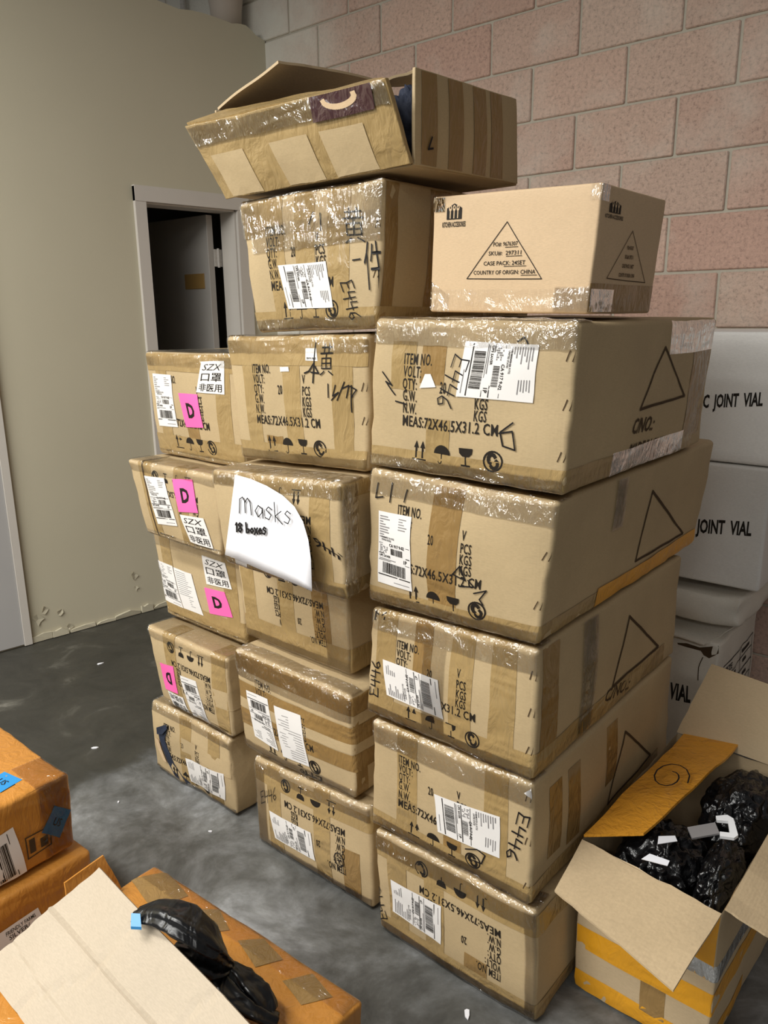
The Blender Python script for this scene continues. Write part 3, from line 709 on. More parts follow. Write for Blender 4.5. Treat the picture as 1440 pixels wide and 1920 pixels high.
# --- middle column --------------------------------------------------
M1 = rbox(((448, 381), (720, 331), (483, 622), (704, 616)), 'shiny wrapped carton holding up the open box at the top of the stack', 21, .66, Y=1.30)
for k_ in ((1, 0, 0), (1, 1, 0)): pass
print_box(M1); staples(M1, (.35, .68)); shiny(M1, .085); M1.strip('X', .03, M1.w-.005, M1.h*.60, M1.h*.80, 'clear', 'clear_tape', .003); brown(M1, (.27, .50, .73), 0, 1.0); bands(M1, (.08,), 'tape', .045); M1.strip('Y', .01, .05, .004, M1.h*.98, 'tape2'); M1.strip('Y', .16, .24, .004, M1.h*.98, 'tape2')
M1.strip('Z', M1.h*.72, M1.h*.97, .002, .09, 'tape')
ship_label(M1, 'F', ((527, 498), (616, 490), (629, 576), (542, 580)), 'R', 21)
hand(M1, '黄', ((645, 398), (682, 396), (686, 450), (650, 452))); hand(M1, '件', ((680, 465), (716, 462), (722, 535), (686, 538))); M1.pen_px('F', [[(663, 489), (676, 487)], [(592, 398), (586, 420)], [(605, 400), (608, 432)]], .003)
M1.write('F', 'E446', (642, 530), (660, 603), (20, -6), .0024)

M2 = rbox(((424, 632), (692, 626), (453, 858), (690, 886)), 'carton with fully readable print and a large hand-drawn arrow, middle column below the shiny one', 22, .68, Y=1.30)
print_box(M2); staples(M2, (.35, .6)); shiny(M2, .04, .06, .03, 'clear_soft'); brown(M2, (.17, .50, .85), 0, 1.02); bands(M2, (.87, .06), 'tape', .06, .004, M2.w); 
M2.pen_px('F', [[(596, 642), (594, 718)], [(578, 700), (586, 696), (594, 682), (604, 700), (590, 698)]], .0038); hand(M2, '黄', ((608, 652), (632, 650), (632, 700), (606, 700)))
M2.pen_px('F', [[(622, 720), (624, 745)], [(636, 722), (632, 742), (642, 735), (630, 750)], [(652, 716), (640, 750)], [(648, 728), (660, 722), (656, 745)], [(664, 722), (664, 772)], [(662, 724), (672, 730), (664, 745)]], .003)
st, mp_ = M2.sheet('F', [(577, 653), (598, 653), (602, 677), (579, 676)], 'label', 'date_sticker', .002); M2.put(Flat().text('2019.10.25', .1, .12, .16, width=.8), 'F', 'ink', 'letter_print', .0026, st, mp_)
M2.sheet('F', [(531, 688), (548, 688), (549, 697), (532, 697)], 'label', 'number_sticker', .002)

M3 = rbox(((394, 880), (640, 908), (419, 1054), (647, 1129)), 'carton with a curled handwritten paper sign on its front', 23, .70, Y=1.20, back=(-.08, .70, 0), bulge=(.006, .012, .001), amp=.005)
print_box(M3, True); shiny(M3, .035, .09); brown(M3, (.30, .86), 0, 1.2); bands(M3, (.06, .95), 'tape', .045); M3.strip('Y', .004, .06, .004, M3.h*.98, 'clear', 'clear_tape', .003)
M3.write('F', 'E446', (652, 1046), (594, 1004), (4, 17), .0024)
st, mp_ = M3.sheet('F', [(439, 1047), (463, 1056), (463, 1077), (441, 1067)], 'label', 'date_sticker', .002); M3.put(Flat().text('2019.10.25', .1, .12, .16, width=.8), 'F', 'ink', 'letter_print', .0026, st, mp_)

M4 = Carton('cardboard_carton', world_hexa((-1.715, .895), (-1.275, .895), (-1.690, .628), (-1.262, .628), 1.365, .66), 'unlabelled upside-down carton below the one carrying the paper sign', 'box', GR, seed=24, bulge=(.004, .008, .002), amp=.004)
print_box(M4, True); brown(M4, (.10, .48), 0, 1.0); bands(M4, (.12,), 'tape', .08); shiny(M4, .03, .03, .03, 'clear_soft'); M4.strip('X', M4.w*.8, M4.w-.002, .004, M4.h-.003, 'clear_soft', 'clear_tape', .003)

M5 = rbox(((440, 1216), (657, 1309), (457, 1400), (668, 1499)), 'carton with two slanted white labels, second from the floor in the middle column', 25, .68, Y=1.30, bulge=(.006, .012, .002), amp=.005)
print_box(M5); shiny(M5, .075, .05); bands(M5, (.90, .62, .35), 'tape2', .05); bands(M5, (.76, .49), 'card', .03); M5.strip('Y', .004, .05, .004, M5.h*.97, 'tape2')
ship_label(M5, 'F', ((465, 1293), (506, 1309), (525, 1405), (479, 1380)), 'D', 25); doc_label(M5, 'F', ((519, 1320), (569, 1339), (583, 1436), (534, 1415)), 'D', 5)
M5.write('F', 'E446', (604, 1456), (562, 1438), (3, 15), .0024)

M6 = rbox(((475, 1419), (694, 1517), (485, 1577), (700, 1705)), 'upside-down carton standing on the floor between the two other columns', 26, .68, Y=1.30, floor=True, amp=.004)
print_box(M6, True); shiny(M6, .04, .04); brown(M6, (.20, .62), 0, 1.0); bands(M6, (.84,), 'tape', .05); M6.strip('X', .004, .05, .004, M6.h-.01, 'clear_soft', 'clear_tape', .003)
ship_label(M6, 'F', ((508, 1517), (588, 1556), (595, 1611), (519, 1568)), 'L', 26); M6.write('F', 'E446', (492, 1506), (524, 1497), (-2, -22), .0024)
fl = Flat(); cx, cy = M6.px('F', 640, 1608); fl.arc(cx, cy, .017, .021, 0, 330, .003); fl.stroke([(cx-.006, cy-.004), (cx+.008, cy-.001)], .003); M6.ink('F', fl)

# --- left column ----------------------------------------------------
def lbox(TL, BL, wd, Y, label, seed, depth=.62, sag=0.0, **kw):
    a, b = at_y(*TL, Y), at_y(*BL, Y)
    return a, b
L1 = Carton('cardboard_carton', world_hexa((-2.190, 1.442), (-1.735, 1.446), (-2.160, 1.120), (-1.728, 1.118), 1.43, .66), 'topmost carton of the left column, with pink, white and shipping stickers', 'box', GR, seed=31, amp=.004)
print_box(L1); shiny(L1, .04, .2, .02, 'clear_soft'); brown(L1, (.18, .85), 0, 1.0, 'tape'); bands(L1, (.92, .12), 'tape', .06, .004, L1.w)
ship_label(L1, 'F', ((287, 700), (324, 703), (339, 801), (301, 798)), 'U', 31); pink_label(L1, ((342, 736), (377, 738), (389, 801), (355, 800))); szx_label(L1, ((380, 677), (422, 677), (425, 740), (375, 734)))
L2 = Carton('cardboard_carton', world_hexa((-2.180, 1.112), (-1.735, 1.112), (-2.115, .878), (-1.735, .872), 1.33, .68), 'squashed carton with a dark seam, second from the top of the left column', 'box', GR, seed=32, amp=.005)
print_box(L2, True); shiny(L2, .03, .08, .02, 'clear_soft'); brown(L2, (.20, .62), 0, 1.2, 'tape'); L2.strip('X', L2.w*.17, L2.w*.185, .004, L2.h+.1, 'ink_faded', 'open_seam', .0018)
ship_label(L2, 'F', ((273, 891), (312, 896), (337, 985), (298, 982)), 'U', 32); pink_label(L2, ((328, 898), (363, 900), (378, 961), (342, 958))); szx_label(L2, ((344, 963), (386, 971), (402, 1030), (361, 1015)))
L3 = Carton('cardboard_carton', world_hexa((-2.225, .856), (-1.760, .856), (-2.170, .560), (-1.755, .556), 1.42, .62), 'carton with two white labels side by side, in the middle of the left column', 'box', GR, seed=33, amp=.004)
shiny(L3, .05, .04, .02, 'clear_soft'); brown(L3, (.15, .88), 0, 1.0); bands(L3, (.12,), 'tape', .07)
ship_label(L3, 'F', ((294, 1049), (326, 1060), (348, 1139), (311, 1125)), 'U', 33); doc_label(L3, 'F', ((328, 1062), (364, 1074), (387, 1153), (349, 1139)), 'U', 7); szx_label(L3, ((383, 1040), (425, 1055), (438, 1105), (394, 1093))); pink_label(L3, ((390, 1099), (425, 1109), (439, 1157), (399, 1148)))
L4 = Carton('cardboard_carton', world_hexa((-2.160, .548), (-1.745, .545), (-2.100, .292), (-1.735, .285), 1.33, .68), 'carton with an upside-down pink sticker, second from the floor in the left column', 'box', GR, seed=34, amp=.005, bulge=(.006, .012, .002))
print_box(L4, True); shiny(L4, .03, .12, .02, 'clear_soft'); brown(L4, (.30, .9), 0, 1.3, 'tape'); bands(L4, (.45,), 'card', .06, L4.w*.62, L4.w+.1)
pink_label(L4, ((304, 1240), (330, 1247), (339, 1299), (314, 1290)), 'D'); ship_label(L4, 'F', ((344, 1263), (374, 1274), (393, 1359), (363, 1342)), 'D', 34); szx_label(L4, ((318, 1293), (348, 1306), (361, 1353), (331, 1335)), 'D')
L5 = Carton('cardboard_carton', world_hexa((-2.185, .262), (-1.752, .268), (-2.185, .004), (-1.742, .004), 1.33, .66), 'crushed carton with a torn corner at the foot of the left column', 'box', GR, seed=35, amp=.010, bulge=(.012, .006, -.006), r=.012)
print_box(L5); shiny(L5, .03, .05, .02); brown(L5, (.45, .8), 0, 1.0); bands(L5, (.6,), 'card', .05, L5.w*.4, L5.w)
ship_label(L5, 'F', ((351, 1421), (424, 1448), (425, 1499), (361, 1464)), 'L', 35)
# the tear at its left end, with the dark goods showing and the lifted cardboard beside it
fl = Flat(); tp = [(300, 1362), (312, 1358), (318, 1368), (314, 1385), (318, 1402), (330, 1428), (344, 1452), (360, 1468), (352, 1470), (332, 1452), (318, 1428), (308, 1404), (304, 1384)]
k = len(tp); pts = [L5.px('F', *p) for p in tp]; cxy = L5.px('F', 322, 1420); fl.add(pts, [tuple(range(k))]); L5.put(fl, 'F', 'cloth', 'torn_opening', .0022)
fl = Flat(); fl.poly([L5.px('F', *p) for p in ((296, 1380), (304, 1384), (308, 1404), (318, 1428), (310, 1424), (300, 1400))]); L5.put(fl, 'F', 'card2', 'torn_edge', .006)
fl = Flat(); fl.poly([L5.px('F', *p) for p in ((301, 1360), (318, 1357), (320, 1365), (312, 1374), (302, 1372))]); L5.put(fl, 'F', M['cloth'], 'cloth_bulge', .008)

brown(L1, (.5,), .0, .35, 'tape2'); brown(M2, (.33,), .0, .22, 'tape2'); brown(M4, (.78,), .0, .9, 'tape2'); brown(M6, (.85,), .0, .5, 'tape2'); brown(R5, (.66,), .0, .30, 'tape2'); brown(R4, (.55,), .0, .3, 'tape2', .05); brown(R3, (.36,), .5, 1.0, 'tape2', .05)
# --- curled paper sign hung on the carton --------------------------------
topc = [(441, 890), (470, 898), (500, 911), (530, 929), (552, 950), (568, 978), (578, 1012), (583, 1050)]
botc = [(422, 1040), (445, 1049), (470, 1060), (495, 1071), (520, 1081), (545, 1091), (568, 1101), (585, 1109)]
og = at_y(422, 1040, 1.19); vs, fs = [], []; NJ = 8
for i in range(8):
    for j in range(NJ+1):
        t = j/NJ; x = topc[i][0]*(1-t)+botc[i][0]*t; y = topc[i][1]*(1-t)+botc[i][1]*t
        off = .018+.035*(i/7)**2*(.35+.65*(1-t))
        vs.append(at_y(x, y, 1.20-off)-og)
for i in range(7):
    for j in range(NJ): k = i*(NJ+1)+j; fs.append((k, k+1, k+NJ+2, k+NJ+1))
sign = thing('paper_sign', og, 'white paper sheet with masks and boxes handwritten on it, curled on a carton front', 'paper')
ps = link('sheet', mesh('sheet', vs, fs, True), 'paper', sign)
sm = ps.modifiers.new('thickness', 'SOLIDIFY'); sm.thickness = .0006; sm.offset = 0
def on_sign(lines, wd, name):
    fl = Flat(); [fl.stroke(l, wd) for l in lines]
    def offp(x, y):
        best = min(range(len(topc)), key=lambda i: abs((topc[i][0]+botc[i][0])/2-x)); i = (x-430)/150*7
        t = min(1, max(0, (y-900)/180)); i = max(0, min(7, i)); return .018+.035*(i/7)**2*(.35+.65*(1-t))
    me = mesh(name, [at_y(x, y, 1.20-offp(x, y)-.0035)-og for x, y in fl.v], fl.f); return link(name, me, 'marker', sign)
def pen_line(txt, x0, y0, x1, y1, h, gap=1.0):
    fl = Flat(); out = []; tot = sum(PEN[c][0] for c in txt)*1.05; x = 0
    ex, ey = (x1-x0)/tot, (y1-y0)/tot
    for ch in txt:
        for st_ in PEN[ch][1]: out.append([(x0+(x+a)*ex-b*h*.05, y0+(x+a)*ey-b*h) for a, b in st_])
        x += PEN[ch][0]*1.05
    return out
on_sign(pen_line('masks', 447, 962, 548, 984, 32), 1.7, 'handwriting'); on_sign(pen_line('18 boxes', 442, 997, 500, 1002, 17), 3.0, 'handwriting')

# --- open carton lying on top of the stack --------------------------
RT = Vector((-1.30, 1.50, 1.832))
T0 = thing('open_carton', RT, 'open carton with torn flaps and a maroon tape patch, lying on top of the stack', 'box')
def panel(corner_list, name, mat='card', seed=0, amp=.002, r=.0025):
    """thin board: front quad TL TR BL BR (world) and a thickness vector"""
    TL, TR, BL, BR, dv = [Vector(p) for p in corner_list]
    c = {(0, 0, 1): TL, (1, 0, 1): TR, (0, 0, 0): BL, (1, 0, 0): BR}
    for (i, j, k), v in list(c.items()): c[i, 1, k] = v+dv
    return Carton(name, c, '', parent=T0, body=name, mat=mat, r=r, bulge=(0, .004, 0), amp=amp, seed=seed)
fp = panel((at_y(346, 238, 1.235), at_y(722, 147, 1.235), at_y(425, 374, 1.285), at_y(770, 308, 1.285), (0, .012, .003)), 'front_panel', 'tape', 41, .004)
for a, b_ in ((.06, .25), (.40, .60), (.66, .86)):
    fl = Flat(); w_, h_ = fp.dims('F'); n_ = 6
    fl.add([(w_*(a+(b_-a)*i/n_), h_*(.02+.56*j/n_)) for j in range(n_+1) for i in range(n_+1)], [(j*(n_+1)+i, j*(n_+1)+i+1, (j+1)*(n_+1)+i+1, (j+1)*(n_+1)+i) for j in range(n_) for i in range(n_)]); fp.put(fl, 'F', 'card', 'bare_board_patch', .0012)
fp.strip('X', .004, fp.w-.004, fp.h*.72, fp.h-.002, 'clear', 'clear_tape', .003); fp.sheet('F', [(582, 178), (700, 152), (708, 204), (594, 231)], 'tape_maroon', 'maroon_tape_patch', .0036)
fl = Flat(); cx, cy = fp.px('F', 640, 183); fl.arc(cx, cy, .04, .016, 180, 370, .012, 12); fp.put(fl, 'F', 'card2', 'patch_emblem', .0042)
rp = Carton('x', {(0, 0, 1): (-1.008, 1.3, 2.009), (1, 0, 1): (-1.0, 1.3, 2.009), (0, 1, 1): (-1.008, 1.676, 2.022), (1, 1, 1): (-1.0, 1.676, 2.022), (0, 0, 0): (-1.012, 1.3, 1.836), (1, 0, 0): (-1.004, 1.3, 1.836), (0, 1, 0): (-1.012, 1.7, 1.846), (1, 1, 0): (-1.004, 1.7, 1.846)}, '', parent=T0, body='right_panel', mat='card', r=.002, bulge=(.004, 0, 0), amp=.002, seed=43)
for y_ in (.02, .11, .20, .27): rp.strip('Y', y_, y_+.05, .003, rp.h-.003, 'tape2')
rp.pen_px('R', [[(806, 258), (800, 280), (808, 279)]], .004)
panel(((-1.59, 1.69, 2.02), (-1.01, 1.68, 2.025), (-1.60, 1.70, 1.840), (-1.01, 1.70, 1.842), (0, .006, 0)), 'back_panel', 'card_in', 44)
panel(((-1.61, 1.30, 2.03), (-1.60, 1.69, 2.03), (-1.59, 1.30, 1.838), (-1.60, 1.70, 1.840), (.006, 0, 0)), 'left_panel', 'card_in', 45)
panel(((-1.59, 1.70, 1.842), (-1.012, 1.70, 1.846), (-1.585, 1.300, 1.833), (-1.012, 1.300, 1.834), (0, 0, .005)), 'bottom_panel', 'card', 46)
slab('side_flap', [(-1.608, 1.31, 2.034), (-1.392, 1.31, 2.098), (-1.39, 1.635, 2.122), (-1.60, 1.69, 2.034)], .006, 'card_in', T0, RT, amp=.002, seed=3)
slab('front_flap', [at_y(352, 237, 1.24), at_y(720, 149, 1.24), at_y(705, 150, 1.29), at_y(425, 208, 1.31)], .005, 'tape', T0, RT, amp=.003, seed=8)
slab('torn_flap', [(-1.02, 1.31, 2.006), (-1.006, 1.31, 2.010), (-1.12, 1.50, 2.045), (-1.20, 1.42, 2.035)], .005, 'card_in', T0, RT, amp=.004, seed=5)
def lump(name, c, rad, mat, amp, fr, seed, parent=None, og=None, sub=4, flat=None):
    bm = bmesh.new(); bmesh.ops.create_icosphere(bm, subdivisions=sub, radius=1); cc = Vector(c)-(Vector(og) if og is not None else Vector())
    for v in bm.verts:
        n0 = v.co.normalized(); sd = Vector((seed*2.1, seed, 0))
        k = 1-abs(noise.noise(n0*fr+sd))*amp*2 + noise.noise(n0*fr*2.3+sd)*amp
        p = Vector((n0.x*rad[0], n0.y*rad[1], n0.z*rad[2]))*k
        if flat: p = flat(p, n0)
        v.co = cc+p
    return link(name, from_bm(name, bm, True), mat, parent)
tag(lump('dark_cloth', (-1.335, 1.50, 1.905), (.20, .16, .065), 'cloth', .22, 2.6, 4, sub=5), 'dark blue cloth goods lying deep inside the open carton on top of the stack', 'cloth')

tag(lump('dark_cloth', (-1.068, 1.372, 1.930), (.048, .055, .072), 'cloth', .2, 2.4, 6), 'dark cloth bundle showing in the gap at the torn corner of the top carton', 'cloth')

# ================================================================== white boxes by the block wall
def wbox(name, x0, x1, z0, z1, label, seed, Y=2.6, depth=.46, **kw):
    return Carton(name, world_hexa((x0, z1), (x1, z1), (x0, z0), (x1, z0), Y, depth), label, 'box', 'white vial boxes by the block wall', seed=seed, mat=kw.pop('mat', 'white_card'), **kw)
zt, zm, zb = at_y(1380, 622, 2.6).z, at_y(1380, 871, 2.6).z, at_y(1380, 1104, 2.6).z
W1 = wbox('white_carton', -1.02, -.46, zm+.003, zt, 'upper white box lettered joint vial beside the brown stack', 51, bulge=(.002, .003, .001), amp=.0015)
W2 = wbox('white_carton', -1.02, at_y(1436, 990, 2.6).x, zb, zm-.003, 'lower clean white box lettered joint vial, above the crushed white ones', 52, bulge=(.002, .003, .001), amp=.0015)
def wtext(b, t, p0, p1, top, f='F', mat='ink'):
    a, c = Vector((*b.px(f, *p0), 0)), Vector((*b.px(f, *p1), 0)); hh = b.px(f, *top)[1]-a.y
    vs, fs, wd = text_geo(t, .045, 0, 1.0); fl = Flat().add([tuple((a.lerp(c, x/wd)+Vector((0, y*hh, 0)))[:2]) for x, y in vs], fs); b.put(fl, f, mat, 'printed_text', .0012)
wtext(W1, 'C  JOINT  VIAL', (1318, 764), (1430, 760), (1318, 740)); wtext(W2, 'C  JOINT  VIAL', (1284, 996), (1409, 1004), (1284, 971))
W3 = wbox('crushed_white_carton', -1.06, -.62, .53, zb-.022, 'flattened dirty white box squeezed between the clean and the torn white boxes', 53, Y=2.55, mat='white_worn', bulge=(.01, .025, -.02), amp=.018, r=.014)
W4 = wbox('torn_white_carton', -1.05, at_y(1348, 1220, 2.50).x, .004, .485, 'torn white box with a printed size table, standing low behind the open box', 54, Y=2.50, depth=.46, mat='white_worn', bulge=(.008, .012, .0), amp=.008, r=.01)
wtext(W4, 'C  JOINT  VIAL', (1180, 1288), (1293, 1315), (1180, 1258))
fl = Flat(); tp = [(1272, 1205), (1290, 1207), (1312, 1214), (1335, 1212), (1350, 1208), (1345, 1225), (1330, 1234), (1320, 1228), (1314, 1220), (1292, 1214), (1274, 1208)]
fl.poly([W4.px('F', *p) for p in tp]); W4.put(fl, 'F', 'ink_faded', 'torn_opening', .002)
W4.pen_px('F', [[(1319, 1232), (1313, 1250), (1309, 1272)]], .003, 'ink_faded', 'crack', .002)
fl = Flat(); d_, h_ = W4.dims('R'); x0, x1, y0, y1 = .06, .42, h_*.40, h_*.80
for k_ in range(5): y_ = y1-(y1-y0)*k_/4; fl.stroke([(x0, y_), (x1, y_)], .004)
for x_ in (x0, x0+.20, x1): fl.stroke([(x_, y0), (x_, y1)], .004)
fl.text('SIZE', x0+.02, y1-.035, .022, width=.07); fl.rect(x0+.22, y1-.034, x0+.32, y1-.020)
for k_ in range(1, 4):
    y_ = y1-(y1-y0)*(k_+.72)/4; fl.stroke([(x0+.015, y_), (x0+.06, y_), (x0+.06, y_+.025), (x0+.015, y_+.025)], .003, True); fl.rect(x0+.085, y_+.006, x0+.15, y_+.018); fl.rect(x0+.24, y_+.006, x0+.29, y_+.018)
W4.put(fl, 'R', 'ink', 'size_table', .002)
slab('torn_flap', [(-1.0, 2.47, .495), (-.70, 2.46, .487), (-.66, 2.70, .497), (-1.0, 2.74, .499)], .005, 'white_worn', W4.root, W4.root.location, amp=.004, seed=9)

# ================================================================== open box at the right with black bags
O = Carton('open_box', {(0, 0, 1): (-.626, 1.428, .400), (1, 0, 1): (-.312, 1.395, .400), (0, 0, 0): (-.622, 1.425, .004), (1, 0, 0): (-.318, 1.425, .004),
    (0, 1, 1): (-.622, 2.02, .400), (1, 1, 1): (-.30, 2.00, .400), (0, 1, 0): (-.62, 2.0, .004), (1, 1, 0): (-.30, 2.0, .004)}, 'open box banded with yellow tape and full of black plastic bags', 'box', mat='card_in', open_top=True, bulge=(.003, .004, 0), seed=61, r=.005)
O.strip('Z', O.h*.30, O.h*.45, .003, O.w+O.d*.98, 'tape_yellow'); O.strip('Z', .003, O.h*.13, .003, O.w+O.d*.4, 'tape_yellow'); O.strip('X', O.w-.05, O.w-.002, O.h*.55, O.h-.003, 'tape_yellow', off=.0014); O.strip('X', O.w*.52, O.w*.70, O.h*.10, O.h*.30, 'tape2')
O.strip('Z', O.h*.55, O.h*.66, O.w*.80, O.w+.20, 'clear_soft', 'clear_tape', .004)
OG = O.root.location
slab('front_flap', [(-.622, 1.422, .403), (-.605, 1.262, .384), (-.330, 1.185, .372), (-.312, 1.390, .403)], .005, 'card_in', O.root, OG, amp=.003, seed=2)
slab('side_flap', [(-.626, 1.440, .404), (-.512, 1.500, .424), (-.452, 2.055, .424), (-.600, 2.02, .404)], .006, 'tape_amber', O.root, OG, amp=.003, seed=3)
slab('back_flap', [(-.620, 2.012, .404), (-.30, 1.995, .404), (-.27, 2.06, .585), (-.565, 2.075, .605)], .005, 'card_in', O.root, OG, amp=.002, seed=4)
slab('right_flap', [(-.310, 1.41, .402), (-.302, 1.97, .402), (-.15, 1.95, .35), (-.165, 1.44, .345)], .005, 'card_in', O.root, OG, amp=.003, seed=6)
fl = Flat(); ln = []
a0 = Vector((-.545, 1.74, .4262))
sp_ = [(a0+Vector((.045*math.cos(t)*(1-.04*k), .075*math.sin(t)*(1-.04*k), .0065))) for k, t in enumerate([i*.5 for i in range(0, 17)])]
bm = bmesh.new()
for p, q in zip(sp_, sp_[1:]):
    dn = (q-p).cross(Vector((0, 0, 1))).normalized()*.0018; v = [bm.verts.new(x-OG) for x in (p+dn, p-dn, q-dn, q+dn)]; bm.faces.new(v)
link('marker_scribble', from_bm('marker_scribble', bm), 'marker', O.root)
# bags
def knot_bag(name, c, rad, knot, label, seed):
    cc = Vector(c); kd = (Vector(knot)-cc).normalized()
    bm = bmesh.new(); bmesh.ops.create_icosphere(bm, subdivisions=5, radius=1); e1 = kd.orthogonal().normalized(); e2 = kd.cross(e1)
    for v in bm.verts:
        n0 = v.co.normalized(); an = math.atan2(n0.dot(e2), n0.dot(e1)); cl = max(0, n0.dot(kd))
        ple = math.sin(an*9+seed+2*noise.noise(n0*2))*.5+math.sin(an*17+seed*2)*.3
        k = 1.05+ple*.10*cl*(1-cl*.3) - abs(noise.noise(n0*1.8+Vector((seed, 0, 0))))*.30+(.05-abs(noise.noise(n0*4+Vector((seed, 3, 0))))*.14)
        if cl > .97: k += (cl-.97)*5
        v.co = Vector((n0.x*rad[0], n0.y*rad[1], n0.z*rad[2]))*k
    o = link(name, from_bm(name, bm, True), 'bag', None, cc); return tag(o, label, 'bag', 'black plastic bags')
knot_bag('plastic_bag', (-.487, 1.565, .318), (.095, .11, .088), (-.470, 1.53, .45), 'knotted black plastic bag in the open box, nearest its pale front flap', 1)
knot_bag('plastic_bag', (-.362, 1.56, .335), (.042, .115, .09), (-.34, 1.5, .45), 'black plastic bag in the open box, at its right front corner', 3)
knot_bag('plastic_bag', (-.395, 1.83, .330), (.085, .14, .11), (-.40, 1.75, .5), 'black plastic bag at the back of the open box under the raised flap', 5)
p = at_z(1365, 1555, .436)
it = thing('white_bracket', p, 'white plastic clip with a grey label lying on the black bags', 'packaging')
def prism(pts, z0, z1, bm):
    lo = [bm.verts.new((x, y, z0)) for x, y in pts]; hi = [bm.verts.new((x, y, z1)) for x, y in pts]; nn = len(pts)
    bm.faces.new(hi); bm.faces.new(lo[::-1]); [bm.faces.new((lo[i], lo[(i+1) % nn], hi[(i+1) % nn], hi[i])) for i in range(nn)]
bm = bmesh.new(); prism([(-.02, .03), (.005, .034), (.016, .024), (.016, -.022), (.006, -.03), (-.022, -.026), (-.02, -.014), (.0, -.016), (.003, .016), (-.02, .018)], 0, .008, bm); o = link('clip', from_bm('clip', bm), 'white_plastic', it)
bm = bmesh.new(); prism([(-.085, .0), (-.024, .016), (-.02, -.014), (-.08, -.03)], -.002, .003, bm); link('grey_label', from_bm('grey_label', bm), M['grey_ink'], it)
it.rotation_euler = (math.radians(12), math.radians(-6), math.radians(28))
for q_, lb in (((1248, 1575), 'upper small white paper scrap showing through the knotted bag'), ((1228, 1612), 'lower white paper scrap showing through the knotted bag')):
    p = at_z(*q_, .436); bm = bmesh.new(); prism([(-.028, -.006), (.024, -.010), (.030, .004), (-.01, .012)], 0, .0015, bm)
    o = tag(link('paper_scrap', from_bm('paper_scrap', bm), 'paper', None, p), lb, 'paper', 'paper scraps'); o.rotation_euler = (.2, .1, 1.1 if q_[1] < 1600 else .5)

# ================================================================== orange boxes at the lower left
def obox(name, x0, x1, y0, y1, z0, z1, label, seed, **kw):
    c = {(i, j, k): Vector(((x0, x1)[i], (y0, y1)[j], (z0, z1)[k])) for i in (0, 1) for j in (0, 1) for k in (0, 1)}
    return Carton(name, c, label, 'box', 'orange taped boxes', mat=kw.pop('mat', 'tape_orange'), seed=seed, **kw)
O1 = obox('orange_carton', -2.05, -1.618, .30, .752, .305, .500, 'orange taped box with blue stickers, upper one of the two at the lower left', 71, amp=.004, bulge=(.004, .004, .004))
O2 = obox('orange_carton', -2.05, -1.590, .28, .768, .004, .294, 'lower orange taped box with a printed paper label, at the lower left', 72, amp=.003)
def on(b, f, q, mat, name, txt=None, off=.002, **kw):
    o, mp = b.sheet(f, q, mat, name, off)
    for t, x, y, h, wd in (txt or []): b.put(Flat().text(t, x, y, h, width=wd, bold=kw.get('bold', .01)), f, 'ink', 'letter_print', off+.0006, o, mp)
    return o, mp
on(O1, 'R', [(101, 1511), (133, 1519), (112, 1572), (77, 1562)], 'blue', 'blue_sticker', [('US', .32, .35, .3, .42)]); on(O1, 'T', [(10, 1450), (43, 1464), (2, 1488), (-28, 1472)], 'blue', 'blue_sticker', [('US', .3, .35, .3, .42)])
o, mp = O1.sheet('R', [(-40, 1590), (25, 1549), (50, 1632), (-15, 1680)], 'label', 'barcode_label', .002); fl = Flat(); bars(fl, .1, .1, .72, .8, 16, 5); fl.rect(.78, .05, .80, .95); O1.put(fl, 'R', 'ink', 'barcode', .0026, o, mp)
fl = Flat(); q = [O1.px('R', *p) for p in ((46, 1572), (92, 1550), (96, 1583), (52, 1610))]; fl.stroke(q, .003, True)
c_ = (sum(a[0] for a in q)/4, sum(a[1] for a in q)/4); fl.rect(c_[0]-.022, c_[1]-.018, c_[0]-.008, c_[1]+.018); fl.rect(c_[0]+.004, c_[1]-.018, c_[0]+.022, c_[1]+.006); O1.put(fl, 'R', 'ink_faded', 'printed_emblem', .0015)
O1.strip('X', O1.w*.02, O1.w-.002, O1.h+O1.d-.10, O1.h+O1.d-.004, 'tape_orange', off=.0012); O1.strip('Y', .02, .12, .004, O1.h+.12, 'clear_soft', 'clear_tape', .0025); O1.strip('Y', O1.d-.08, O1.d-.002, .004, O1.h+.12, 'clear_soft', 'clear_tape', .0025)
on(O2, 'R', [(-40, 1772), (69, 1699), (82, 1728), (-40, 1815)], 'label', 'paper_label', [('FRIENDLY FARMS', .42, .66, .2, .5), ('SILVER/', .46, .38, .22, .34), ('0.8ML', .5, .08, .24, .3)])
# long orange box in front with a raised pale flap
zt_ = .33
pA, pB = at_z(300, 1622, zt_), at_z(681, 1874, zt_)
F = Carton('orange_carton', {(0, 0, 0): (pA.x-.01, .36, .004), (1, 0, 0): (pB.x, .36, .004), (0, 1, 0): (pA.x-.01, pA.y-.005, .004), (1, 1, 0): (pB.x, pB.y, .004),
    (0, 0, 1): (pA.x-.01, .36, zt_), (1, 0, 1): (pB.x, .36, zt_), (0, 1, 1): (pA.x-.01, pA.y-.005, zt_), (1, 1, 1): (pB.x, pB.y, zt_)}, 'long orange box at the bottom with a raised pale flap', 'box', 'orange taped boxes', mat='tape_orange', seed=75, amp=.003)
for q in (((245, 1650), (315, 1635), (352, 1680), (285, 1705)), ((375, 1705), (412, 1705), (430, 1745), (395, 1750)), ((445, 1765), (495, 1762), (530, 1800), (478, 1815)), ((530, 1840), (585, 1825), (625, 1870), (565, 1885))):
    F.sheet('T', q, 'tape2', 'bare_board_patch', .0012)
F.strip('X', .006, F.w-.006, F.h+F.d-.05, F.h+F.d-.004, 'clear_soft', 'clear_tape', .002)
FG = F.root.location
fa, fb = at_z(187, 1627, .50), at_z(470, 1920, .50)
fb2 = fa+(fb-fa)*1.35
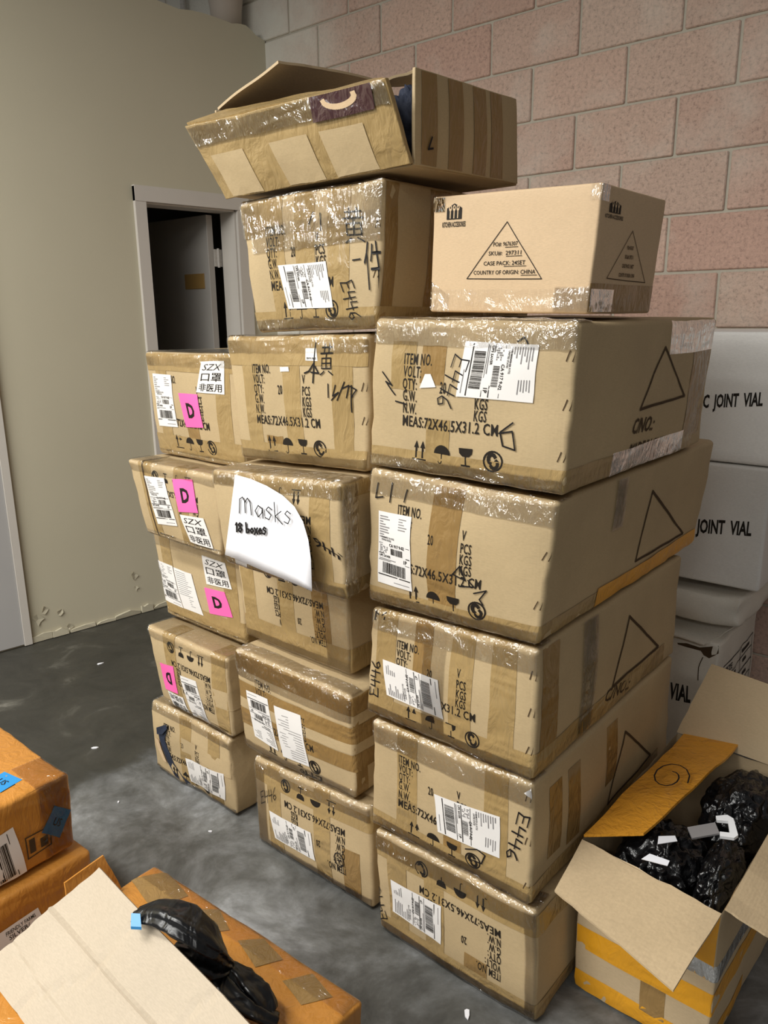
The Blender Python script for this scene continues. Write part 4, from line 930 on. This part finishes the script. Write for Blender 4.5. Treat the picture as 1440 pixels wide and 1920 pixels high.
slab('raised_flap', [fa, fb2, (fb2.x, .40, .345), (-1.378, .43, .342)], .006, 'card_pale', F.root, FG, amp=.003, seed=12, n=48, bend=lambda u, v: .003*sum(math.exp(-((u-c+.10*v+.02*math.sin(v*9))/.012)**2) for c in (.30, .62))-.004*math.exp(-((v-.42)/.012)**2)+.0022*math.exp(-((v-.75-.05*math.sin(u*5))/.01)**2))
fc = at_z(140, 1645, .42)
slab('left_flap', [(-1.372, .60, zt_+.004), (-1.372, .72, zt_+.004), (-1.395, .70, .42), (-1.392, .61, .41)], .005, 'tape_orange', F.root, FG, amp=.002, seed=14)
# black bag spilling over the flap
BG = at_z(380, 1780, .47)
def ribbon(bm, path, radii, fl_, seed, seg=14):
    P = [Vector(p) for p in path]; rings = []
    N_ = 26; pts = []
    for k in range(N_+1):
        t = k/N_*(len(P)-1); i = min(int(t), len(P)-2); u = t-i
        p0_, p1_, p2_, p3_ = P[max(i-1, 0)], P[i], P[i+1], P[min(i+2, len(P)-1)]
        q = .5*((2*p1_)+(p2_-p0_)*u+(2*p0_-5*p1_+4*p2_-p3_)*u*u+(3*p1_-p0_-3*p2_+p3_)*u**3); r_ = radii[i]*(1-u)+radii[i+1]*u; pts.append((q, r_))
    for k, (q, r_) in enumerate(pts):
        t = (pts[min(k+1, N_)][0]-pts[max(k-1, 0)][0]).normalized(); sd = t.cross(Vector((0, 0, 1))).normalized(); up = sd.cross(t)
        ring = []
        for a in range(seg*2):
            an = a*math.pi/seg; f_ = 1+.18*math.sin(an*5+seed+k*.15)+.1*noise.noise(Vector((k*.4, an*2, seed)))
            ring.append(bm.verts.new(q+sd*math.cos(an)*r_*f_+up*math.sin(an)*r_*fl_*f_-BG))
        rings.append(ring)
    m_ = seg*2
    for a, b in zip(rings, rings[1:]):
        for i in range(m_): bm.faces.new((a[i], a[(i+1) % m_], b[(i+1) % m_], b[i]))
    bm.faces.new(rings[0]); bm.faces.new(rings[-1][::-1])
bag = thing('plastic_bag', BG, 'black plastic bag with a tied handle spilling over the pale flap', 'bag', 'black plastic bags')
Z = lambda x, y, z: at_z(x, y, z)
bm = bmesh.new(); ribbon(bm, [Z(256, 1716, .515), Z(300, 1712, .53), Z(345, 1726, .53), Z(390, 1758, .50), Z(418, 1795, .45), Z(428, 1812, .42)], [.016, .026, .032, .030, .020, .010], .55, 1)
ribbon(bm, [Z(340, 1765, .46), Z(372, 1790, .45), Z(405, 1810, .43), Z(428, 1812, .42)], [.02, .036, .03, .012], .6, 4)
ribbon(bm, [Z(428, 1810, .42), Z(455, 1836, .40), Z(488, 1868, .38), Z(512, 1898, .36)], [.010, .022, .026, .012], .5, 7)
ribbon(bm, [Z(395, 1815, .42), Z(425, 1855, .40), Z(470, 1890, .38), Z(520, 1915, .355)], [.02, .022, .018, .014], .5, 9)
link('bag_body', from_bm('bag_body', bm, True), 'bag2', bag)
bm = bmesh.new(); q0 = [Z(246, 1712, .535), Z(263, 1713, .535), Z(265, 1738, .525), Z(245, 1737, .525)]; v = [bm.verts.new(x-BG) for x in q0]; bm.faces.new(v)
ex = bmesh.ops.extrude_face_region(bm, geom=list(bm.faces)); [setattr(x, 'co', x.co+Vector((0, 0, -.006))) for x in ex['geom'] if isinstance(x, bmesh.types.BMVert)]
link('bag_tip', from_bm('bag_tip', bm), 'blue', bag)

# ================================================================== litter on the floor
for i, (x, y, s_, lb) in enumerate(((178, 1403, .012, 'small white paper crumb on the floor nearest the orange boxes'), (876, 1902, .016, 'curled white paper scrap on the floor before the right column'), (188, 1245, .014, 'small white crumb on the floor near the partition wall'), (222, 1505, .007, 'tiny white speck on the open floor'), (395, 1560, .007, 'tiny white speck on the floor left of the middle column'))):
    p = at_z(x, y, 0); bm = bmesh.new(); rr = random.Random(i)
    prism([(s_*math.cos(k*math.tau/6)*rr.uniform(.6, 1.2), s_*.5*math.sin(k*math.tau/6)*rr.uniform(.6, 1.2)) for k in range(6)], .0005, .004, bm)
    o = tag(link('paper_crumb', from_bm('paper_crumb', bm), 'paper', None, p), lb, 'litter', 'floor litter'); o.rotation_euler.z = rr.uniform(0, 3)
